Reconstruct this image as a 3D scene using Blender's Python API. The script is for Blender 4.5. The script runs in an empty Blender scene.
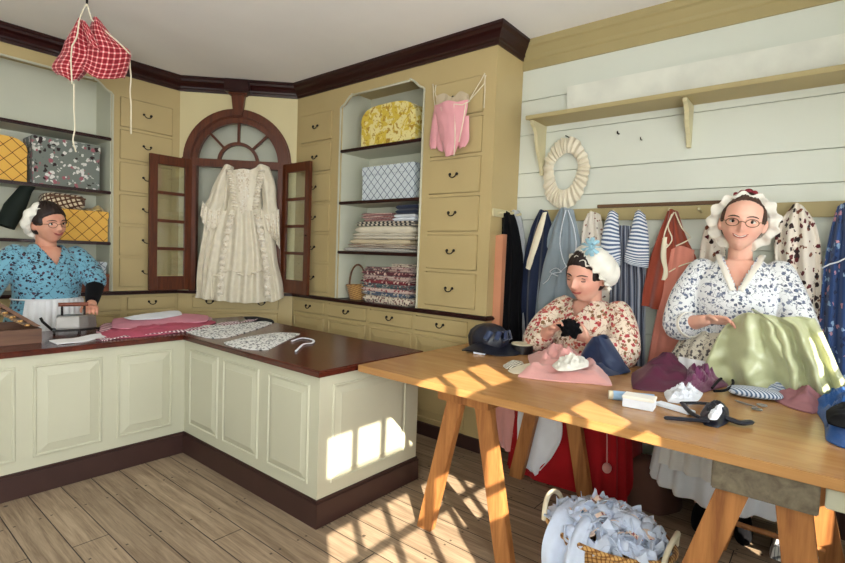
import bpy, bmesh, math, random
from mathutils import Vector, Matrix, noise
C = bpy.context.scene.collection
PI = math.pi
V = Vector
Z = V((0, 0, 1))
rnd = random.Random(7)

# ------------------------------------------------------------------ camera model
FPX = 500.956
YAW, PIT, ROL = math.radians(39.04096), math.radians(2.89722), math.radians(2.13408)
HC = 1.40
_F = V((-math.sin(YAW)*math.cos(PIT), math.cos(YAW)*math.cos(PIT), -math.sin(PIT)))
_R = V((math.cos(YAW), math.sin(YAW), 0)); _U = _R.cross(_F)
RT = _R*math.cos(ROL) + _U*math.sin(ROL); UP = -_R*math.sin(ROL) + _U*math.cos(ROL)
def ray(x, y): return RT*((x-422.5)/FPX) - UP*((y-281.5)/FPX) + _F
def atz(x, y, z): r = ray(x, y); return V((0, 0, HC)) + r*((z-HC)/r.z)
def atx(x, y, X): r = ray(x, y); return V((0, 0, HC)) + r*(X/r.x)
def aty(x, y, Y): r = ray(x, y); return V((0, 0, HC)) + r*(Y/r.y)

# ------------------------------------------------------------------ mesh helpers
class Frame:                       # upright frame: a along u, b up, c out of the wall
    def __init__(s, o, u):
        s.o = V(o); s.u = V(u).normalized(); s.n = s.u.cross(Z)
    def p(s, a, b, c=0): return s.o + s.u*a + Z*b + s.n*c
FL = Frame((-4.878, 0, 0), (0, 1, 0))
FD = Frame((-4.878, 2.264, 0), (1, 1, 0))
FR = Frame((0, 3.035, 0), (1, 0, 0))
FW = Frame((0, 3.414, 0), (1, 0, 0))

def new(): return bmesh.new()
def bevel_new(bm, geom_faces, w, seg=2):
    es = set()
    for f in geom_faces:
        for e in f.edges: es.add(e)
    if w > 0: bmesh.ops.bevel(bm, geom=list(es), offset=w, segments=seg, affect='EDGES', clamp_overlap=True)
def hexa(bm, P, bev=0, seg=2):     # P: 8 points, bottom loop then top loop
    vs = [bm.verts.new(p) for p in P]
    fs = [(0,3,2,1),(4,5,6,7),(0,1,5,4),(1,2,6,5),(2,3,7,6),(3,0,4,7)]
    F = [bm.faces.new([vs[i] for i in f]) for f in fs]
    bevel_new(bm, F, bev, seg)
def box(bm, x0, x1, y0, y1, z0, z1, bev=0, seg=2):
    hexa(bm, [V(p) for p in ((x0,y0,z0),(x1,y0,z0),(x1,y1,z0),(x0,y1,z0),(x0,y0,z1),(x1,y0,z1),(x1,y1,z1),(x0,y1,z1))], bev, seg)
def fbox(bm, F, a0, a1, b0, b1, c0, c1, bev=0, seg=2):
    hexa(bm, [F.p(a0,b0,c1),F.p(a1,b0,c1),F.p(a1,b0,c0),F.p(a0,b0,c0),F.p(a0,b1,c1),F.p(a1,b1,c1),F.p(a1,b1,c0),F.p(a0,b1,c0)], bev, seg)
def obox(bm, c, sx, sy, sz, M=None, bev=0, seg=2):
    M = M or Matrix.Identity(3); c = V(c)
    P = [c + M @ V((x*sx/2, y*sy/2, z*sz/2)) for z in (-1, 1) for x, y in ((-1,-1),(1,-1),(1,1),(-1,1))]
    hexa(bm, P, bev, seg)
def RZ(a): return Matrix.Rotation(a, 3, 'Z')
def RX(a): return Matrix.Rotation(a, 3, 'X')
def RY(a): return Matrix.Rotation(a, 3, 'Y')
def rings(bm, R, closed=True, cap=True):
    L = [[bm.verts.new(p) for p in r] for r in R]; n = len(L[0])
    for a, b in zip(L, L[1:]):
        for i in range(n if closed else n-1):
            j = (i+1) % n
            try: bm.faces.new((a[i], a[j], b[j], b[i]))
            except ValueError: pass
    if cap and closed:
        bm.faces.new(list(reversed(L[0]))); bm.faces.new(L[-1])
    return L
def ring(c, n1, n2, ra, rb, seg, fn=None):
    out = []
    for i in range(seg):
        t = 2*PI*i/seg; k = fn(t) if fn else 1
        out.append(c + n1*(ra*k*math.cos(t)) + n2*(rb*k*math.sin(t)))
    return out
def tube(bm, pts, rad, seg=8, flat=1.0, up=Z, cap=True, closed=False, rnd_end=False):
    pts = [V(p) for p in pts]
    if not isinstance(rad, (list, tuple)): rad = [rad]*len(pts)
    rad = list(rad)
    if rnd_end:
        d0 = (pts[0]-pts[1]).normalized(); d1 = (pts[-1]-pts[-2]).normalized()
        r0, r1 = rad[0], rad[-1]
        pts = [pts[0]+d0*r0*.95, pts[0]+d0*r0*.6] + pts + [pts[-1]+d1*r1*.6, pts[-1]+d1*r1*.95]
        rad = [r0*.3, r0*.8] + rad + [r1*.8, r1*.3]
    R = []; n = len(pts); prev = None
    for i, p in enumerate(pts):
        if closed: d = pts[(i+1) % n]-pts[i-1]
        else: d = pts[min(i+1, n-1)]-pts[max(i-1, 0)]
        d = d.normalized() if d.length > 1e-9 else V((0,0,1))
        if prev is None:
            a = up.cross(d)
            if a.length < .05: a = V((1,0,0)).cross(d)
        else: a = prev - d*prev.dot(d)
        a.normalize(); prev = a; b = d.cross(a)
        R.append(ring(p, a, b, rad[i], rad[i]*flat, seg))
    if closed: R.append(R[0]); 
    if closed:
        L = [[bm.verts.new(p) for p in r] for r in R[:-1]]; L.append(L[0])
        for a, b in zip(L, L[1:]):
            for i in range(seg): bm.faces.new((a[i], a[(i+1)%seg], b[(i+1)%seg], b[i]))
    else: rings(bm, R, True, cap)
def blob(bm, c, rx, ry, rz, M=None, nu=24, nv=16, fn=None):
    M = M or Matrix.Identity(3); c = V(c); R = []
    for j in range(1, nv):
        th = PI*j/nv; r = []
        for i in range(nu):
            ph = 2*PI*i/nu
            d = V((math.sin(th)*math.cos(ph), math.sin(th)*math.sin(ph), -math.cos(th)))
            k = fn(d) if fn else 1
            r.append(c + M @ V((d.x*rx*k, d.y*ry*k, d.z*rz*k)))
        R.append(r)
    L = rings(bm, R, True, False)
    for s, l in ((-1, L[0]), (1, L[-1])):
        k = fn(V((0,0,s))) if fn else 1
        t = bm.verts.new(c + M @ V((0,0,s*rz*k)))
        for i in range(nu):
            a, b = l[i], l[(i+1) % nu]
            bm.faces.new((t, b, a) if s < 0 else (t, a, b))
def prism(bm, F, poly, c0, c1, bev=0):   # poly of (a,b), extruded from c0 to c1
    lo = [bm.verts.new(F.p(a, b, c0)) for a, b in poly]; hi = [bm.verts.new(F.p(a, b, c1)) for a, b in poly]
    n = len(poly); fs = [bm.faces.new(hi), bm.faces.new(list(reversed(lo)))]
    for i in range(n): fs.append(bm.faces.new((lo[i], lo[(i+1)%n], hi[(i+1)%n], hi[i])))
    bevel_new(bm, fs[:1], bev)
def arcband(bm, F, ca, cb, r0, r1, t0, t1, c0, c1, n=32):   # flat arch band on frame F
    R = []
    for i in range(n+1):
        t = t0+(t1-t0)*i/n; co, si = math.cos(t), math.sin(t)
        R.append([F.p(ca+r*co, cb+r*si, c) for r, c in ((r0,c0),(r1,c0),(r1,c1),(r0,c1))])
    rings(bm, R)
def sheet(bm, fn, nu, nv, th=.004, uvs=(1, 1)):
    """closed thin cloth: fn(u,v)->point, u,v in 0..1; uv in metres"""
    uvl = bm.loops.layers.uv.verify()
    P = [[V(fn(i/nu, j/nv)) for i in range(nu+1)] for j in range(nv+1)]
    def nrm(i, j):
        a = P[j][min(i+1, nu)]-P[j][max(i-1, 0)]; b = P[min(j+1, nv)][i]-P[max(j-1, 0)][i]
        n = a.cross(b); return n.normalized() if n.length > 1e-12 else Z.copy()
    N = [[nrm(i, j) for i in range(nu+1)] for j in range(nv+1)]
    T = [[bm.verts.new(P[j][i]+N[j][i]*th/2) for i in range(nu+1)] for j in range(nv+1)]
    B = [[bm.verts.new(P[j][i]-N[j][i]*th/2) for i in range(nu+1)] for j in range(nv+1)]
    def face(vs, uv):
        try: f = bm.faces.new(vs)
        except ValueError: return
        for l, w in zip(f.loops, uv): l[uvl].uv = (w[0]/nu*uvs[0], w[1]/nv*uvs[1])
    for j in range(nv):
        for i in range(nu):
            q = ((i,j),(i+1,j),(i+1,j+1),(i,j+1))
            face([T[b][a] for a, b in q], q)
            face([B[b][a] for a, b in reversed(q)], list(reversed(q)))
    edge = [(i, 0) for i in range(nu)] + [(nu, j) for j in range(nv)] + [(i, nv) for i in range(nu, 0, -1)] + [(0, j) for j in range(nv, 0, -1)]
    m = len(edge)
    for k in range(m):
        a, b = edge[k], edge[(k+1) % m]
        face([T[a[1]][a[0]], B[a[1]][a[0]], B[b[1]][b[0]], T[b[1]][b[0]]], (a, a, b, b))
def nz(x, y, z=0, s=1.0): return noise.noise(V((x*s, y*s, z*s)))

def tag(o, label=None, cat=None, group=None, kind=None):
    if label: o['label'] = label
    if cat: o['category'] = cat
    if group: o['group'] = group
    if kind: o['kind'] = kind
    return o
def wloc(o):
    l = V((0,0,0))
    while o: l += V(o.location); o = o.parent
    return l
def mk(name, bm, mat, parent=None, smooth=None, flip=False, recalc=True):
    if recalc: bmesh.ops.recalc_face_normals(bm, faces=bm.faces)
    me = bpy.data.meshes.new(name)
    if parent is not None: off = wloc(parent)
    else:
        xs = [v.co for v in bm.verts]
        off = V(((min(p.x for p in xs)+max(p.x for p in xs))/2, (min(p.y for p in xs)+max(p.y for p in xs))/2, min(p.z for p in xs)))
    bmesh.ops.translate(bm, vec=-off, verts=bm.verts)
    if smooth is not None:
        for f in bm.faces: f.smooth = True
        ca = math.radians(smooth)
        for e in bm.edges:
            if len(e.link_faces) == 2 and e.calc_face_angle(0) > ca: e.smooth = False
    bm.to_mesh(me); bm.free()
    mats = mat if isinstance(mat, (list, tuple)) else [mat]
    for m in mats: me.materials.append(m)
    o = bpy.data.objects.new(name, me); C.objects.link(o)
    if parent is not None: o.parent = parent
    else: o.location = off
    return o
def thing(name, loc, label, cat, group=None):
    o = bpy.data.objects.new(name, None); C.objects.link(o); o.location = loc; o.empty_display_size = .1
    return tag(o, label, cat, group)
def struct(name, bm, mat, smooth=None): return tag(mk(name, bm, mat, None, smooth), kind='structure')
def remesh(bm, vox, smooth=2, fac=.5):
    me = bpy.data.meshes.new('t'); bmesh.ops.recalc_face_normals(bm, faces=bm.faces); bm.to_mesh(me); bm.free()
    o = bpy.data.objects.new('t', me); C.objects.link(o)
    m = o.modifiers.new('r', 'REMESH'); m.mode = 'VOXEL'; m.voxel_size = vox
    if smooth:
        s = o.modifiers.new('s', 'SMOOTH'); s.iterations = smooth; s.factor = fac
    dg = bpy.context.evaluated_depsgraph_get(); e = o.evaluated_get(dg); m2 = e.to_mesh()
    out = bmesh.new(); out.from_mesh(m2); e.to_mesh_clear()
    bpy.data.objects.remove(o); bpy.data.meshes.remove(me)
    return out

# ------------------------------------------------------------------ materials
def lin(c):
    return tuple(((x/255)/12.92 if x/255 <= .04045 else ((x/255+.055)/1.055)**2.4) for x in c)+(1,)
class MB:
    def __init__(s, name, rough=.6, spec=.4, metal=0, sheen=0):
        s.m = bpy.data.materials.new(name); s.m.use_nodes = True; s.t = s.m.node_tree; s.n = s.t.nodes
        s.b = s.n['Principled BSDF']; s.b.inputs['Roughness'].default_value = rough
        s.b.inputs['Specular IOR Level'].default_value = spec; s.b.inputs['Metallic'].default_value = metal
        if sheen: s.b.inputs['Sheen Weight'].default_value = sheen
    def node(s, t, ins=None, **kw):
        n = s.n.new(t)
        for k, v in kw.items(): setattr(n, k, v)
        for k, v in (ins or {}).items(): s.set(n.inputs[k], v)
        return n
    def set(s, i, v):
        if isinstance(v, bpy.types.NodeSocket): s.t.links.new(v, i)
        else: i.default_value = v
    def coord(s, uv=False, scale=(1,1,1), rot=(0,0,0)):
        tc = s.node('ShaderNodeTexCoord'); mp = s.node('ShaderNodeMapping', {'Vector': tc.outputs['UV' if uv else 'Object'], 'Scale': scale, 'Rotation': rot})
        return mp.outputs[0]
    def math(s, op, a, b=0, c=None, clamp=False):
        n = s.node('ShaderNodeMath', operation=op, use_clamp=clamp); s.set(n.inputs[0], a); s.set(n.inputs[1], b)
        if c is not None: s.set(n.inputs[2], c)
        return n.outputs[0]
    def mix(s, f, a, b):
        n = s.node('ShaderNodeMix', data_type='RGBA')
        s.set(n.inputs[0], f); s.set(n.inputs[6], a); s.set(n.inputs[7], b); return n.outputs[2]
    def noise(s, vec, scale, detail=3, rough=.5, dist=0):
        n = s.node('ShaderNodeTexNoise', {'Vector': vec, 'Scale': scale, 'Detail': detail, 'Roughness': rough, 'Distortion': dist}); return n.outputs[0]
    def vor(s, vec, scale, feature='F1', out=0, rand=1.0):
        n = s.node('ShaderNodeTexVoronoi', {'Vector': vec, 'Scale': scale, 'Randomness': rand}, feature=feature); return n.outputs[out]
    def ramp(s, f, a, b):
        n = s.node('ShaderNodeMapRange', {0: f, 1: a, 2: b}); return n.outputs[0]
    def sep(s, vec):
        n = s.node('ShaderNodeSeparateXYZ', {0: vec}); return n.outputs
    def comb(s, x, y, z):
        n = s.node('ShaderNodeCombineXYZ'); s.set(n.inputs[0], x); s.set(n.inputs[1], y); s.set(n.inputs[2], z); return n.outputs[0]
    def bump(s, h, strength=.3, dist=.01):
        n = s.node('ShaderNodeBump', {'Strength': strength, 'Distance': dist, 'Height': h}); s.t.links.new(n.outputs[0], s.b.inputs['Normal'])
    def col(s, c): s.set(s.b.inputs['Base Color'], c); return s
def flat(name, c, rough=.6, spec=.4, metal=0, var=.06, sc=6, bump=0, sheen=0):
    b = MB(name, rough, spec, metal, sheen); v = b.coord(); f = b.noise(v, sc, 4)
    k = tuple(x*(1-var*2.2) for x in lin(c)[:3])+(1,)
    b.col(b.mix(b.ramp(f, .35, .7), lin(c), k))
    if bump: b.bump(b.noise(v, sc*12, 3), bump, .004)
    return b.m
def wood(name, c1, c2, axis='X', rough=.4, scale=1.0, bump=.15, spec=.4):
    b = MB(name, rough, spec)
    s = {'X': (1.2, 14, 14), 'Y': (14, 1.2, 14), 'Z': (14, 14, 1.2)}[axis]
    v = b.coord(scale=tuple(x*scale for x in s)); f = b.noise(v, 2.2, 6, .6, .6); g = b.noise(v, 9, 3)
    f2 = b.math('ADD', b.math('MULTIPLY', f, .75), b.math('MULTIPLY', g, .25))
    b.col(b.mix(b.ramp(f2, .34, .66), lin(c1), lin(c2))); b.bump(f2, bump, .003)
    return b.m
def uvw(b, uv):   # (u,v) in metres: UV map or upright object coordinates
    if uv: c = b.sep(b.coord(True)); return c[0], c[1]
    c = b.sep(b.coord()); return b.math('ADD', c[0], c[1]), c[2]
def floral(name, base, cols, scale=30, dens=.5, size=.4, uv=False, rough=.8, vine=None, sheen=.2):
    b = MB(name, rough, .2, sheen=sheen); v = b.coord(uv); nd = b.node('ShaderNodeTexNoise', {'Vector': v, 'Scale': scale*1.3, 'Detail': 2})
    vv = b.node('ShaderNodeMixRGB', {0: .035*30/scale, 1: v, 2: nd.outputs[1]}).outputs[0]
    d = b.vor(vv, scale); cell = b.vor(vv, scale, out=1); cs = b.sep(cell)
    m = b.math('MULTIPLY', b.math('LESS_THAN', d, size), b.math('LESS_THAN', cs[0], dens))
    c = lin(base)
    if vine:
        w = b.noise(v, scale*.45, 2, .5, 1.0)
        vm = b.math('LESS_THAN', b.math('ABSOLUTE', b.math('SUBTRACT', w, .5)), .012)
        c = b.mix(vm, c, lin(vine))
    cc = lin(cols[0])
    for i, k in enumerate(cols[1:]): cc = b.mix(b.math('GREATER_THAN', cs[1], (i+1)/len(cols)), cc, lin(k))
    b.col(b.mix(m, c, cc)); b.bump(b.noise(v, 25, 3), .2, .006); return b.m
def stripes(name, c1, c2, w, duty=.5, uv=True, axis=0, rough=.8, wob=0, c3=None):
    b = MB(name, rough, .2, sheen=.2); u = uvw(b, uv)[axis]
    if wob: u = b.math('ADD', u, b.math('MULTIPLY', b.noise(b.coord(uv), 8, 2), wob))
    f = b.math('FRACT', b.math('DIVIDE', u, w)); m = b.math('LESS_THAN', f, duty)
    c = b.mix(m, lin(c1), lin(c2))
    if c3: c = b.mix(b.math('LESS_THAN', b.math('ABSOLUTE', b.math('SUBTRACT', f, duty+(1-duty)/2)), .06), c, lin(c3))
    b.col(c); return b.m
def check(name, base, line, line2, w, duty=.3, uv=True, rot=0, rough=.8):
    b = MB(name, rough, .2, sheen=.2); u, v = uvw(b, uv)
    if rot:
        co, si = math.cos(rot), math.sin(rot)
        u, v = b.math('ADD', b.math('MULTIPLY', u, co), b.math('MULTIPLY', v, si)), b.math('SUBTRACT', b.math('MULTIPLY', v, co), b.math('MULTIPLY', u, si))
    a = b.math('LESS_THAN', b.math('FRACT', b.math('DIVIDE', u, w)), duty); c = b.math('LESS_THAN', b.math('FRACT', b.math('DIVIDE', v, w)), duty)
    b.col(b.mix(b.math('MULTIPLY', a, c), b.mix(b.math('MAXIMUM', a, c), lin(base), lin(line)), lin(line2))); return b.m
def damask(name, c1, c2, c3, scale=9, uv=False, rough=.7):
    b = MB(name, rough, .3, sheen=.2); v = b.coord(uv)
    n = b.noise(v, scale, 2, .6, 1.2); n2 = b.noise(v, scale*2.6, 3, .6, .8)
    b.col(b.mix(b.ramp(n2, .56, .6), b.mix(b.ramp(n, .47, .52), lin(c1), lin(c2)), lin(c3))); b.bump(n, .1, .004); return b.m

M = {}
M['cream'] = flat('cream_green_paint', (188, 167, 119), .45, .4, sc=2, var=.03)
M['corner'] = flat('corner_cream_paint', (212, 198, 152), .5, .4, sc=2, var=.03)
M['cream2'] = flat('pale_cream_paint', (192, 190, 168), .45, .4, sc=2, var=.03)
M['inner'] = flat('shelf_interior_paint', (205, 205, 186), .6, sc=2, var=.03)
M['dark'] = wood('dark_red_brown_paint', (34, 10, 10), (48, 15, 13), 'X', .3, 1, .05)
M['mahog'] = wood('mahogany', (104, 52, 27), (68, 32, 17), 'Z', .35, 1.2)
M['mahogX'] = wood('mahogany_top', (92, 36, 22), (60, 22, 15), 'X', .22, .8, .04, .5)
M['plinth'] = flat('dark_brown_plinth', (62, 40, 36), .45, .4, var=.08)
M['wall'] = flat('white_wall_paint', (216, 219, 207), .7, .3, sc=1.5, var=.02)
M['ceil'] = flat('ceiling_plaster', (244, 242, 238), .9, .2, sc=1.2, var=.03)
M['tan'] = flat('tan_trim_paint', (172, 156, 110), .5, .4, sc=2, var=.04)
M['tan2'] = flat('cream_tan_paint', (208, 198, 158), .5, .4, sc=2, var=.03)
M['iron'] = flat('black_iron', (30, 26, 24), .45, .5, .6)
M['black'] = flat('black_cloth', (12, 12, 15), .9, .1, sheen=.03)
def glassmat():
    b = MB('old_pane_glass', .03, .5); b.n.remove(b.b)
    tr = b.node('ShaderNodeBsdfTransparent', {'Color': (.93, .95, .94, 1)}); gl = b.node('ShaderNodeBsdfGlossy', {'Roughness': .04})
    mx = b.node('ShaderNodeMixShader', {0: .09, 1: tr.outputs[0], 2: gl.outputs[0]})
    b.t.links.new(mx.outputs[0], b.n['Material Output'].inputs[0]); return b.m
M['glass'] = glassmat()
def floormat():
    b = MB('worn_floor_boards', .55, .35); v = b.coord(); x, y, z = b.sep(v)
    w = .152; row = b.math('FLOOR', b.math('DIVIDE', y, w)); fr = b.math('FRACT', b.math('DIVIDE', y, w))
    rn = b.node('ShaderNodeTexWhiteNoise', noise_dimensions='1D'); b.set(rn.inputs['W'], row)
    rv = rn.outputs[0]
    vec = b.comb(b.math('ADD', b.math('MULTIPLY', x, .9), b.math('MULTIPLY', rv, 9)), b.math('MULTIPLY', y, 16), 0)
    g = b.noise(vec, 2.2, 6, .62, .9); g2 = b.noise(vec, 10, 4, .6, .3)
    gg = b.math('ADD', b.math('MULTIPLY', g, .7), b.math('MULTIPLY', g2, .3))
    c = b.mix(b.ramp(gg, .34, .66), lin((184, 162, 136)), lin((118, 98, 78)))
    c = b.mix(b.math('MULTIPLY', rv, .3), c, lin((96, 80, 64)))
    gap = b.math('GREATER_THAN', b.math('ABSOLUTE', b.math('SUBTRACT', fr, .5)), .484)
    # butt joints
    xo = b.math('ADD', x, b.math('MULTIPLY', rv, 2.9)); jf = b.math('FRACT', b.math('DIVIDE', xo, 3.3))
    j = b.math('LESS_THAN', jf, .0016); gap = b.math('MAXIMUM', gap, j)
    # nail heads and knots
    k = b.vor(b.comb(x, y, 0), 5.5); kn = b.math('LESS_THAN', k, .055)
    nx = b.math('ABSOLUTE', b.math('SUBTRACT', b.math('FRACT', b.math('DIVIDE', x, .55)), .5))
    ny = b.math('ABSOLUTE', b.math('SUBTRACT', b.math('ABSOLUTE', b.math('SUBTRACT', fr, .5)), .34))
    nail = b.math('MULTIPLY', b.math('LESS_THAN', nx, .010), b.math('LESS_THAN', ny, .035))
    c = b.mix(b.math('MULTIPLY', b.math('MAXIMUM', kn, nail), .8), c, lin((38, 28, 22)))
    c = b.mix(gap, c, lin((34, 24, 18))); b.col(c)
    b.bump(b.math('SUBTRACT', b.math('MULTIPLY', gg, .3), gap), .5, .004); return b.m
M['floor'] = floormat()

# ------------------------------------------------------------------ room shell
CZ = 3.0
b = new(); box(b, -5.4, 1.0, -2.4, 3.6, -.1, 0); struct('floor', b, M['floor'])
b = new(); box(b, -5.4, 1.0, -2.4, 3.6, CZ, CZ+.1); struct('ceiling', b, M['ceil'])
# white boarded wall, one board per course
b = new(); seams = [0, .14, .40, .68, .95, 1.22, 1.50, 1.70, 1.868, 2.047, 2.33, 2.583, 2.83, CZ]
for i, (z0, z1) in enumerate(zip(seams, seams[1:])): fbox(b, FW, -1.95, 1.0, z0+.002, z1-.002, -.03, .0+.0015*(i % 2), .002, 1)
fbox(b, FW, -5.4, 1.0, 0, CZ, -.1, -.03); struct('wall_back', b, M['wall'])
b = new(); box(b, -5.4, -5.27, -2.4, 3.5, 0, CZ); struct('wall_left', b, M['cream'])
b = new(); box(b, -5.4, 1.0, -2.4, -2.25, 0, .9); box(b, -5.4, 1.0, -2.4, -2.25, 2.2, CZ); box(b, -5.4, -3.2, -2.4, -2.25, .9, 2.2); box(b, -2.0, 1.0, -2.4, -2.25, .9, 2.2)
struct('wall_front', b, M['wall'])
b = new()
for k in range(4): box(b, -3.2+.4*k-.015, -3.2+.4*k+.015, -2.34, -2.31, .9, 2.2)
for k in range(5): box(b, -3.2, -2.0, -2.34, -2.31, .9+1.3*k/4-.015, .9+1.3*k/4+.015)
struct('front_fill_opening', b, M['cream2'])  # invented opening, added for soft light from behind the camera
# right-hand wall with the two sunlit windows and one added fill-light opening
XE = .90
b = new(); ys = [(-2.4, -2.15), (-.85, -.50), (.825, 2.06), (2.42, 3.6)]
for y0, y1 in ys: box(b, XE, XE+.06, y0, y1, 0, CZ)
box(b, XE, XE+.06, -.50, .825, 0, .80); box(b, XE, XE+.06, -.50, .825, 2.62, CZ); box(b, XE, XE+.06, .64, .825, 2.2, 2.7); box(b, XE, XE+.06, .36, .825, .75, 1.72)  # last box is infill added to keep sun off the scrap basket
box(b, XE, XE+.06, 2.06, 2.42, 0, .80); box(b, XE, XE+.06, 2.06, 2.42, 1.86, CZ); box(b, XE, XE+.06, -2.15, -.85, 0, .8); box(b, XE, XE+.06, -2.15, -.85, 2.6, CZ)
struct('wall_right', b, M['wall'])
b = new(); box(b, XE, XE+.04, -.50, .825, 2.095, 2.365)
for k in range(1, 6):
    yy = -.5+1.325*k/6; box(b, XE, XE+.03, yy-.014, yy+.014, .80, 2.62)
for zz in (.80, 1.34, 1.88): box(b, XE, XE+.03, -.5, .825, zz-.014, zz+.014)
struct('window_1', b, M['cream2'])
b = new()
for k in range(0, 3):
    yy = 2.06+.36*k/2; box(b, XE, XE+.03, yy-.012, yy+.012, .80, 1.86)
for zz in (.80, 1.2, 1.6, 1.86): box(b, XE, XE+.03, 2.06, 2.42, zz-.012, zz+.012)
struct('window_2', b, M['cream2'])
b = new()
for k in range(7): yy = -2.15+1.3*k/6; box(b, XE, XE+.03, yy-.014, yy+.014, .80, 2.6)
for zz in (.80, 1.2, 1.6, 2.0, 2.4, 2.6): box(b, XE, XE+.03, -2.15, -.85, zz-.014, zz+.014)
struct('side_fill_opening', b, M['cream2'])  # invented opening, added to bring in more light from the right
b = new(); box(b, 2.0, 2.25, -6.0, -1.80, -.1, 5.0); struct('sun_blocker', b, M['tan2'])  # unseen slab added to stop sun entering the extra right-hand opening
# skirting on the white wall
b = new(); fbox(b, FW, -1.87, .9, 0, .15, .0, .022, .004); struct('baseboard_back', b, M['plinth'])
# crowns
def crown(name, path, prof, mat):
    b = new(); R = []
    n = len(path)
    for i, p in enumerate(path):
        p = V((p[0], p[1], 0))
        def nn(a, c): d = (V((c[0], c[1], 0))-V((a[0], a[1], 0))).normalized(); return d.cross(Z)
        if i == 0: m = nn(path[0], path[1])
        elif i == n-1: m = nn(path[-2], path[-1])
        else:
            n1, n2 = nn(path[i-1], path[i]), nn(path[i], path[i+1]); m = (n1+n2)/(1+n1.dot(n2))
        R.append([p+m*o+Z*z for o, z in prof])
    rings(b, R); return struct(name, b, mat)
crown('trim_1', [(-4.878, -.3), (-4.878, 2.264), (-4.10, 3.035), (-1.87, 3.035), (-1.87, 3.414)],
      [(-.02, 2.875), (.012, 2.875), (.016, 2.895), (.026, 2.90), (.03, 2.915), (.05, 2.94), (.07, 2.955), (.078, 2.975), (.085, 2.98), (.085, 3.0), (-.02, 3.0)], M['dark'])
crown('trim_2', [(-1.87, 3.414), (.9, 3.414)],
      [(-.01, 2.805), (.014, 2.805), (.014, 2.87), (.024, 2.88), (.03, 2.90), (.06, 2.945), (.075, 2.955), (.08, 2.97), (.08, 3.0), (-.01, 3.0)], M['tan'])

# ------------------------------------------------------------------ cabinet parts
def pull(F, a, z, c, parent, w=.062):
    b = new()
    for s in (-1, 1):
        blob(b, F.p(a+s*w/2, z, c+.004), .011, .011, .011, None, 10, 6)
        tube(b, [F.p(a+s*w/2, z, c), F.p(a+s*w/2, z, c+.014)], .004, 6)
    pts = [F.p(a+w/2*math.cos(t), z-.026*math.sin(t), c+.014) for t in [PI*k/10 for k in range(11)]]
    tube(b, pts, .0042, 6); return mk('drawer_pull', b, M['iron'], parent, 40)
def drawer(F, a0, a1, z0, z1, parent, pulls=1, c=0, mat='cream'):
    b = new(); g = .004; fbox(b, F, a0+g, a1-g, z0+g, z1-g, -.016+c, .009+c, .004, 2)
    o = mk('drawer', b, M[mat], parent)
    for k in range(pulls): pull(F, a0+(a1-a0)*((k+.5)/pulls if pulls == 1 else (.2 if k == 0 else .8)), (z0+z1)/2+.012, .009+c, o)
    return o
def face_frame(b, F, a0, a1, zs, ca0, ca1, c0=-.018, c1=0.0):
    """stiles a0..ca0, ca1..a1 and rails between the openings zs = [(z0,z1),...]"""
    zt, zb = zs[-1][1], zs[0][0]
    return
def raised(F, a0, a1, z0, z1, c=0, bev=.05):
    b = new(); R = []
    for ins, h in ((0, -.006), (0, .001), (.005, .009), (.013, .009), (.018, .0015), (.018+bev, .0105), (.022+bev, .0125)):
        R.append([F.p(a0+ins, z0+ins, c+h), F.p(a1-ins, z0+ins, c+h), F.p(a1-ins, z1-ins, c+h), F.p(a0+ins, z1-ins, c+h)])
    rings(b, R); return b

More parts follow.
